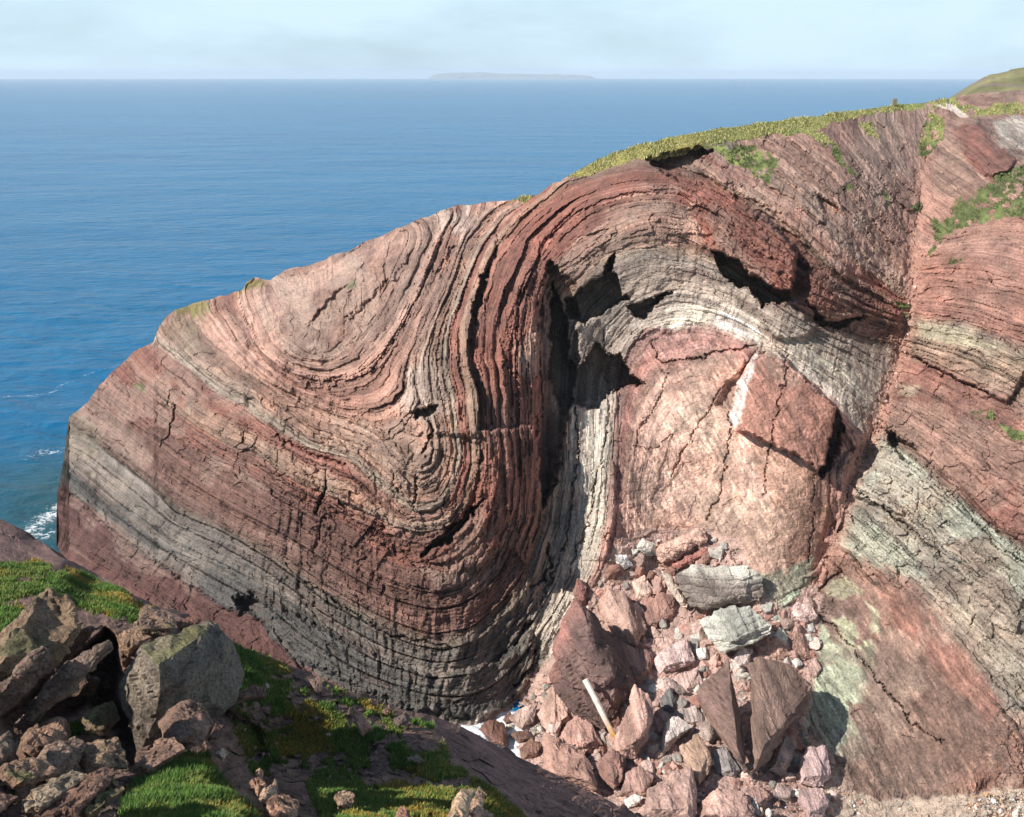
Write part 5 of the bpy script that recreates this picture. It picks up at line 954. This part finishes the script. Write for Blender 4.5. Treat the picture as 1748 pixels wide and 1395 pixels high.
# dark clefts between the foreground rocks
for poly, d_ in (([(0, 1225), (60, 1180), (180, 1080), (205, 1090), (200, 1190), (232, 1270), (225, 1310), (195, 1250), (150, 1205), (90, 1235), (20, 1270)], 3.6), ([(360, 1200), (440, 1240), (460, 1330), (420, 1400), (375, 1330), (380, 1260)], .8)):
    yy = yy + d_ * patch_eval(poly, wx2, wy2, 8)
GV = P(ax_, ay_, yy)
fc = np.array([140, 112, 98.])[None] * (1 + .3 * fbm(ax_ / 14, ay_ / 10, 451, 4))[:, None]
fc = fc * (1 - slab[:, None]) + slab[:, None] * np.array([150, 118, 108.]) * (1 + .22 * fbm((ax_ + ay_) / 60, (ay_ - .5 * ax_) / 10, 453, 4))[:, None]
gq = sstep(.25, .7, ft_)[:, None]
fc = fc * (1 - gq) + gq * np.array([84, 92, 40.]) * (1 + .3 * thin)[:, None]
a = (np.arange(NR2)[:, None] * W3 + np.arange(W3 - 1)[None]); GF = np.stack([a, a + W3, a + W3 + 1, a + 1], -1).reshape(-1, 4)
sl_f = slab[GF].mean(1) > .5; tf_f = ft_[GF].mean(1) > .5
lfc = lin(np.clip(fc, 6, 250))
def sub2(name, sel, mat, label):
    f = GF[sel]; u, inv = np.unique(f, return_inverse=True)
    return tag(mesh_np(name, GV[u], inv.reshape(f.shape), mat, None, lfc[u]), label, kind='structure')
sub2('rock_slope', sl_f, M_CLIFF if False else M_FG, 'smooth dark purple brown rock slope below the turf edge')
sub2('turf_slope', tf_f & ~sl_f, M_FG, 'green turf on the slope in the foreground')
sub2('earth_slope', ~tf_f & ~sl_f, M_FG, 'stony brown ground between the foreground rocks')
rows = [GV[:W3]]
for dy, dz in ((1.0, -.9), (3, -6), (6, -20), (8, -42)): rows.append(GV[:W3] + np.stack([0 * cols2, dy + .5 * fbm(cols2 / 30, cols2 * 0 + dy, 461, 3), dz + .5 * fbm(cols2 / 20, cols2 * 0 + dy, 463, 3)], -1))
bv = np.concatenate(rows); a = (np.arange(4)[:, None] * W3 + np.arange(W3 - 1)[None])
o = mesh_np('near_cliff_face', bv, np.stack([a, a + 1, a + 1 + W3, a + W3], -1).reshape(-1, 4), M_FG, None, np.tile(lin((112, 88, 82)), (len(bv), 1))); tag(o, 'hidden rock face dropping below the foreground slope', kind='structure')
def fsurf(a_, b_): return fg_base(np.array([float(a_)]), np.array([float(b_)]))[0]
FG = [
    ('tall grey lichened block standing in the foreground', z1([(556, 790), (600, 690), (640, 590), (830, 540), (1000, 508), (1065, 590), (1107, 730), (1082, 850), (960, 885), (770, 960), (700, 1100), (640, 1112), (590, 925)]), (134, 118, 100), dict(chip=.5, rough=.7, layer=(.92, .1, .35, .13, .022), proud=-1.3, thick=1.9, tilt=.05, moss=.10, dark=1.0, grad=(.5, 0), ridge=[(735 / 2.708, 880 + 690 / 2.708, .62), (742 / 2.708, 880 + 800 / 2.708, .66), (720 / 2.708, 880 + 940 / 2.708, .58), (650 / 2.708, 880 + 900 / 2.708, .35)])),
    ('wedge block with orange lichen behind the tall grey block', z1([(606, 515), (680, 433), (790, 458), (808, 522), (700, 548), (620, 545)]), (158, 138, 122), dict(proud=.5, moss=.05)),
    ('flat brown ledge between the wedge block and the tall block', z1([(530, 540), (610, 520), (700, 560), (640, 600), (590, 650), (550, 610)]), (150, 128, 108), dict(proud=.5, bulge=.15, moss=.15)),
    ('red brown ledge right of the wedge block', z1([(800, 490), (900, 470), (935, 465), (925, 500), (830, 520)]), (140, 104, 94), dict(proud=.3, bulge=.12)),
    ('rounded knobbly brown boulder in front of the tall block', z1([(742, 962), (800, 900), (870, 860), (952, 888), (992, 962), (932, 1062), (830, 1092), (760, 1032)]), (150, 126, 114), dict(proud=1.2, bulge=.35)),
    ('sloping brown slab at the top of the grass mound', z1([(600, 1185), (670, 1110), (740, 1038), (800, 1040), (832, 1082), (700, 1152), (660, 1205)]), (164, 138, 124), dict(proud=.7, bulge=.12)),
    ('small dark chunk right of the knobbly boulder', z1([(955, 1045), (1000, 948), (1045, 962), (1012, 1035)]), (132, 106, 98), dict(proud=.9)),
    ('mossy rock with green cap hanging on the tall block', z1([(1005, 770), (1040, 700), (1078, 690), (1100, 740), (1040, 840), (1015, 830)]), (150, 134, 112), dict(proud=1.4, moss=.35)),
    ('dark tilted slab at the left edge', z1([(-60, 830), (60, 740), (200, 618), (232, 682), (130, 790), (60, 872), (-60, 960)]), (128, 112, 104), dict(grad=(.45, .55), tilt=.1, proud=.9, bulge=.18, layer=(.6, 0, .8, .10, .015))),
    ('long dark slab pointing up right over the black cleft', z1([(65, 975), (160, 860), (300, 700), (500, 585), (512, 622), (330, 792), (150, 962), (90, 1010)]), (132, 118, 110), dict(grad=(.45, .55), tilt=.1, proud=1.1, bulge=.18, thick=.35, layer=(.6, 0, .8, .09, .02))),
    ('short dark slab beside the long dark slab', z1([(325, 835), (400, 728), (465, 758), (432, 832)]), (138, 122, 112), dict(grad=(.45, .55), tilt=.1, proud=1.2, bulge=.2, layer=(.6, 0, .8, .12, .02))),
    ('big mossy rock mound with thin grass at the left', z1([(-60, 620), (60, 500), (222, 346), (300, 388), (372, 520), (300, 620), (250, 690), (180, 630), (-60, 770)]), (146, 130, 108), dict(proud=.8, bulge=.2, thick=.6, moss=.32)),
    ('dark ledge under the mossy mound', z1([(250, 690), (372, 530), (430, 520), (400, 580), (300, 680), (255, 730)]), (118, 100, 94), dict(grad=(.45, .55), tilt=.1, proud=.8, bulge=.15)),
    ('mossy flat topped rock on the edge of the black cleft', z1([(378, 945), (440, 890), (522, 856), (555, 942), (480, 1015), (400, 1005)]), (148, 136, 112), dict(proud=1.0, moss=.25, bulge=.25)),
    ('brown rock with rusty red face in the lower left', z1([(76, 1105), (130, 988), (300, 948), (314, 1002), (200, 1105), (120, 1135)]), (158, 132, 114), dict(proud=.7, moss=.08, second=((160, 104, 84), (-1, 0, -.6), .12))),
    ('grey speckled round topped boulder in the lower left', z1([(182, 1135), (250, 1048), (350, 1018), (402, 1060), (350, 1152), (250, 1205)]), (160, 142, 130), dict(proud=1.0, bulge=.3)),
    ('tan lichened block right of the speckled boulder', z1([(352, 1135), (380, 1068), (540, 1028), (584, 1090), (582, 1165), (400, 1215)]), (166, 146, 122), dict(proud=1.0, bulge=.28, moss=.12)),
    ('pale green lichened slab in the bottom left', z1([(82, 1325), (150, 1258), (350, 1178), (394, 1210), (260, 1310), (170, 1400), (100, 1398)]), (164, 156, 136), dict(proud=.8, bulge=.15, layer=(.4, 0, .9, .14, .012))),
    ('long reddish layered slab at the bottom left', z1([(150, 1420), (300, 1268), (502, 1168), (524, 1192), (420, 1290), (330, 1420)]), (152, 122, 108), dict(proud=.7, bulge=.15, layer=(.5, 0, .86, .08, .02))),
    ('grass topped slab beside the grass mound', z1([(290, 1380), (400, 1260), (492, 1186), (584, 1260), (500, 1340), (400, 1420)]), (142, 128, 96), dict(proud=.8, bulge=.2, moss=.5)),
    ('small grey rock at the left edge under the dark slab', z1([(-40, 1085), (40, 998), (74, 1050), (40, 1145), (-40, 1155)]), (142, 128, 116), dict(proud=.7)),
    ('dark smooth stone with white specks in the corner', z1([(15, 1420), (38, 1328), (102, 1336), (96, 1420)]), (110, 84, 80), dict(proud=.5, rough=.6)),
    ('pale brown rock at the bottom left corner edge', z1([(-50, 1310), (0, 1290), (75, 1302), (40, 1335), (-50, 1400)]), (184, 152, 136), dict(proud=.6)),
    ('crumbly brown rock below the rusty faced rock', z1([(0, 1180), (70, 1140), (200, 1130), (260, 1190), (160, 1240), (60, 1260)]), (160, 136, 116), dict(proud=.6, moss=.12)),
    ('small pale stone at the edge of the shade', z1([(996, 1102), (1030, 1072), (1058, 1100), (1030, 1140)]), (204, 192, 178), dict(proud=1.3)),
    ('upright tan stone right of the grass mound', z1([(1168, 1235), (1200, 1178), (1218, 1230), (1192, 1295)]), (186, 154, 132), dict(proud=1.3)),
    ('leaning pale slab beside the upright tan stone', z1([(1196, 1325), (1240, 1255), (1272, 1218), (1294, 1260), (1250, 1345)]), (196, 176, 156), dict(proud=1.4, bulge=.15)),
    ('pinkish tan rock at the bottom right of the grass mound', z1([(1228, 1355), (1300, 1288), (1360, 1320), (1345, 1410), (1258, 1410)]), (190, 152, 134), dict(proud=1.0)),
    ('tan block topmost behind the pinkish rock', z2([(310, 1150), (350, 1110), (460, 1130), (450, 1215), (340, 1220)]), (184, 150, 130), dict(proud=1.4)),
    ('pinkish slab stuck in the green slope', z2([(735, 665), (780, 690), (835, 768), (782, 806), (748, 742)]), (196, 156, 142), dict(proud=.6, bulge=.2)),
    ('dark grey rock near the turf edge', z2([(940, 722), (1000, 678), (1038, 710), (1000, 750), (958, 758)]), (116, 106, 106), dict(proud=.5)),
    ('small dull pink rock up slope of the dark grey rock', z2([(880, 690), (915, 645), (935, 660), (905, 700)]), (160, 130, 120), dict(proud=.3)),
    ('round tan boulder with a groove in the shade', z2([(648, 1112), (690, 1078), (748, 1098), (722, 1162), (668, 1164)]), (190, 168, 142), dict(proud=1.0, bulge=.4, layer=(.2, 0, .95, .3, .03))),
    ('left one of two upright pale slabs at the bottom', z2([(1200, 1240), (1245, 1140), (1280, 1078), (1328, 1078), (1288, 1240)]), (206, 186, 158), dict(proud=1.2, bulge=.12)),
    ('right one of two upright pale slabs at the bottom', z2([(1306, 1180), (1360, 1056), (1398, 1090), (1362, 1195)]), (200, 172, 150), dict(proud=1.4, bulge=.15)),
    ('pinkish rock at the foot of the two upright slabs', z2([(1296, 1240), (1350, 1150), (1425, 1195), (1420, 1240)]), (196, 166, 150), dict(proud=1.3)),
    ('pinkish rock tip at the bottom edge below the shade', z2([(930, 1240), (970, 1160), (1015, 1190), (1030, 1240)]), (186, 140, 124), dict(proud=.8)),
    ('flat grey stone half in the shade by the turf edge', z2([(1005, 915), (1050, 898), (1095, 930), (1060, 945)]), (176, 164, 150), dict(proud=.5, bulge=.1)),
    ('brown ledge in the upper green slope', z2([(145, 595), (230, 560), (295, 575), (302, 602), (160, 642)]), (146, 114, 102), dict(proud=.4, bulge=.12)),
    ('purplish slab near the upper turf edge', z2([(515, 525), (570, 512), (604, 582), (560, 600)]), (142, 124, 120), dict(proud=.2, bulge=.1)),
]
for i_, (lb, poly, rgb, kw) in enumerate(FG):
    traced_rock('rock', lb, 'rock', poly, rgb, fsurf, 2000 + i_ * 17, mat=M_FG, group='foreground rocks', edge_px=3.6, **{'tilt': .3, 'chip': 1.0, 'dark': np.array([1.0, .89, .80]), **kw})
# loose small stones on the near slope
for i_ in range(60):
    a_, b_ = rs.uniform(395, 880), rs.uniform(1110, 1392)
    if b_ < np.interp(a_, FGE[:, 0], FGE[:, 1]) + 8 or b_ < 1180 and a_ > 640 or (a_ > 730 and b_ < 1240 + (a_ - 730) * .95): continue
    szp = rs.uniform(2, 7); y_ = fsurf(a_, b_)
    o = bpy.data.objects.new('stone', protos[rs.randint(10)]); COL.objects.link(o); r_ = szp * y_ / F; o.scale = (r_, r_, r_)
    o.location = P(a_, b_, y_ - .6 * r_ - .1); o.rotation_euler = rs.uniform(0, 6.28, 3); c = lin(np.array([(186, 150, 134), (164, 140, 126), (200, 176, 158)][rs.randint(3)])); o.color = (*c, 1)
    wh = [(math.hypot(a_ - q[0], b_ - q[1]), q[2]) for q in ((430, 1150, 'near the brown ledge'), (560, 1180, 'by the purplish slab'), (610, 1230, 'beside the pinkish slab'), (690, 1230, 'beside the dark grey rock'), (580, 1370, 'around the round tan boulder'), (450, 1270, 'right of the tall grey block'), (790, 1370, 'by the two upright slabs'), (720, 1300, 'near the flat grey stone'))]
    tag(o, '%s stone on the green slope %s' % ('pebble sized' if szp < 4 else 'small' if szp < 5.5 else 'larger', min(wh)[1]), 'stone', 'stones on the green foreground slope')

# ------------------------------------------------------------------ grass
def blades(name, label, pos, nrm, hgt, wid, cols_, seed, per=1):
    rs = np.random.RandomState(seed); m_ = len(pos)
    th = rs.uniform(0, 6.28, m_); lean = rs.uniform(.1, .7, m_)[:, None]
    side = np.stack([np.cos(th), np.sin(th), 0 * th], -1); fw = np.stack([-np.sin(th), np.cos(th), 0 * th], -1)
    up = nrm * .45 + np.array([0, 0, .75]) + np.array([.12, 0, 0])
    h_ = hgt[:, None]; w_ = wid[:, None]
    b0 = pos - side * w_; b1 = pos + side * w_
    m0 = pos + up * h_ * .55 + fw * h_ * lean * .25 - side * w_ * .7; m1 = m0 + side * w_ * 1.4
    tp = pos + up * h_ + fw * h_ * lean
    v = np.stack([b0, b1, m1, m0, tp], 1).reshape(-1, 3)
    k_ = 5 * np.arange(m_)[:, None]
    f = np.concatenate([k_ + np.array([[0, 1, 2]]), k_ + np.array([[0, 2, 3]]), k_ + np.array([[3, 2, 4]])])
    o = mesh_np(name, v, f, M_GRASS, None, np.repeat(cols_, 5, 0))
    return tag(o, label, kind='stuff')
def sample_faces(Vv, Ff, w, count, seed):
    rs = np.random.RandomState(seed)
    q = Vv[Ff]; ar = np.linalg.norm(np.cross(q[:, 1] - q[:, 0], q[:, 3] - q[:, 0]), axis=1) * w
    idx = rs.choice(len(Ff), count, p=ar / ar.sum()); u = rs.uniform(0, 1, (count, 2))
    q = q[idx]; n_ = np.cross(q[:, 1] - q[:, 0], q[:, 3] - q[:, 0]); n_ /= np.linalg.norm(n_, axis=1)[:, None] + 1e-9
    pt = q[:, 0] + (q[:, 1] - q[:, 0]) * u[:, :1] + (q[:, 3] - q[:, 0]) * u[:, 1:]
    return pt, n_, idx
onscreen = (ax_[GF].mean(1) > -30) & (ay_[GF].mean(1) < 1410)
w_ = np.where(onscreen, ft_[GF].mean(1) ** 2, 0) * np.clip(25. / GV[GF][:, :, 1].mean(1), .6, 2) ** 2 + 1e-9
pt, n_, idx = sample_faces(GV, GF, w_, 210000, 501)
fa, fb2 = ax_[GF].mean(1)[idx], ay_[GF].mean(1)[idx]
cl = fbm(pt[:, 0] * 1.3, pt[:, 1] * 1.3, 503, 3); rs = np.random.RandomState(7)
base = np.where((cl > 0.02)[:, None], np.array([86, 116, 46.]), np.array([114, 128, 58.])) * rs.uniform(.7, 1.2, (len(pt), 1))
dry = (fbm(pt[:, 0] * .7, pt[:, 1] * .7, 505, 3) + rs.uniform(-.25, .25, len(pt)) > .30) | ((fb2 > np.interp(fa, FGE[:, 0], FGE[:, 1]) + 8) & (fa > 690) & (rs.uniform(size=len(pt)) > .72) & (fb2 > 1270))
base = np.where(dry[:, None], np.array([166, 138, 62.]) * rs.uniform(.8, 1.1, (len(pt), 1)), base)
mound = (fa < 480) & (fb2 > 1275)
hg = np.where(mound, .10, .085) * rs.uniform(.5, 1.3, len(pt)) * (1 + 1.0 * cl)
blades('foreground_grass', 'green tufted grass and low plants on the foreground slope', pt, n_, np.clip(hg, .03, .5), np.where(mound, .010, .014) * rs.uniform(.7, 1.5, len(pt)), lin(np.clip(base, 5, 250)), 507)
tq = turf[QF].mean(1); w_ = np.where(keep & (tq > .5), 1.0, 0) + 1e-12
pt, n_, idx = sample_faces(V, QF, w_, 60000, 511)
ga = fx[idx]
base = np.where((rs.uniform(size=len(pt)) > .45)[:, None], np.array([160, 160, 92.]), np.array([200, 190, 136.])) * rs.uniform(.75, 1.12, (len(pt), 1))
base = np.where(((ga > 1200) & (fy[idx] > 245))[:, None], np.array([108, 116, 72.]) * rs.uniform(.65, 1.25, (len(pt), 1)), base)
thin_ok = (((ga < 1200) | (fy[idx] < 245)) & (ga < 1540)) | (fbm(ga / 7, fy[idx] / 6, 515, 3) > .02); pt, n_, base = pt[thin_ok], n_[thin_ok], base[thin_ok]
blades('clifftop_grass', 'yellowish grass fringe along the clifftop', pt, n_, rs.uniform(.03, .13, len(pt)) * (1 + 2.2 * np.clip(fbm(pt[:, 0] * .5, pt[:, 1] * .3, 517, 3), -.2, 1)), rs.uniform(.02, .05, len(pt)), lin(np.clip(base, 5, 250)), 513)

# ------------------------------------------------------------------ haze over the sea
bm = bmesh.new(); bmesh.ops.create_cube(bm, size=1.0)
me = bpy.data.meshes.new('haze'); bm.to_mesh(me); bm.free()
hz = link(bpy.data.objects.new('haze', me)); hz.scale = (36000, 25000, 190); hz.location = (0, 12000, -110 + 95)
tag(hz, 'thin sea haze between the cliffs and the horizon', kind='stuff')
m = bpy.data.materials.new('haze_air'); m.use_nodes = True; nt = m.node_tree; nt.nodes.clear()
out = N(nt, 'ShaderNodeOutputMaterial'); pv = N(nt, 'ShaderNodeVolumePrincipled'); pv.inputs['Color'].default_value = (.90, .96, 1.0, 1); pv.inputs['Density'].default_value = HAZE
pv.inputs['Anisotropy'].default_value = 0.0
nt.links.new(pv.outputs[0], out.inputs['Volume']); me.materials.append(m)
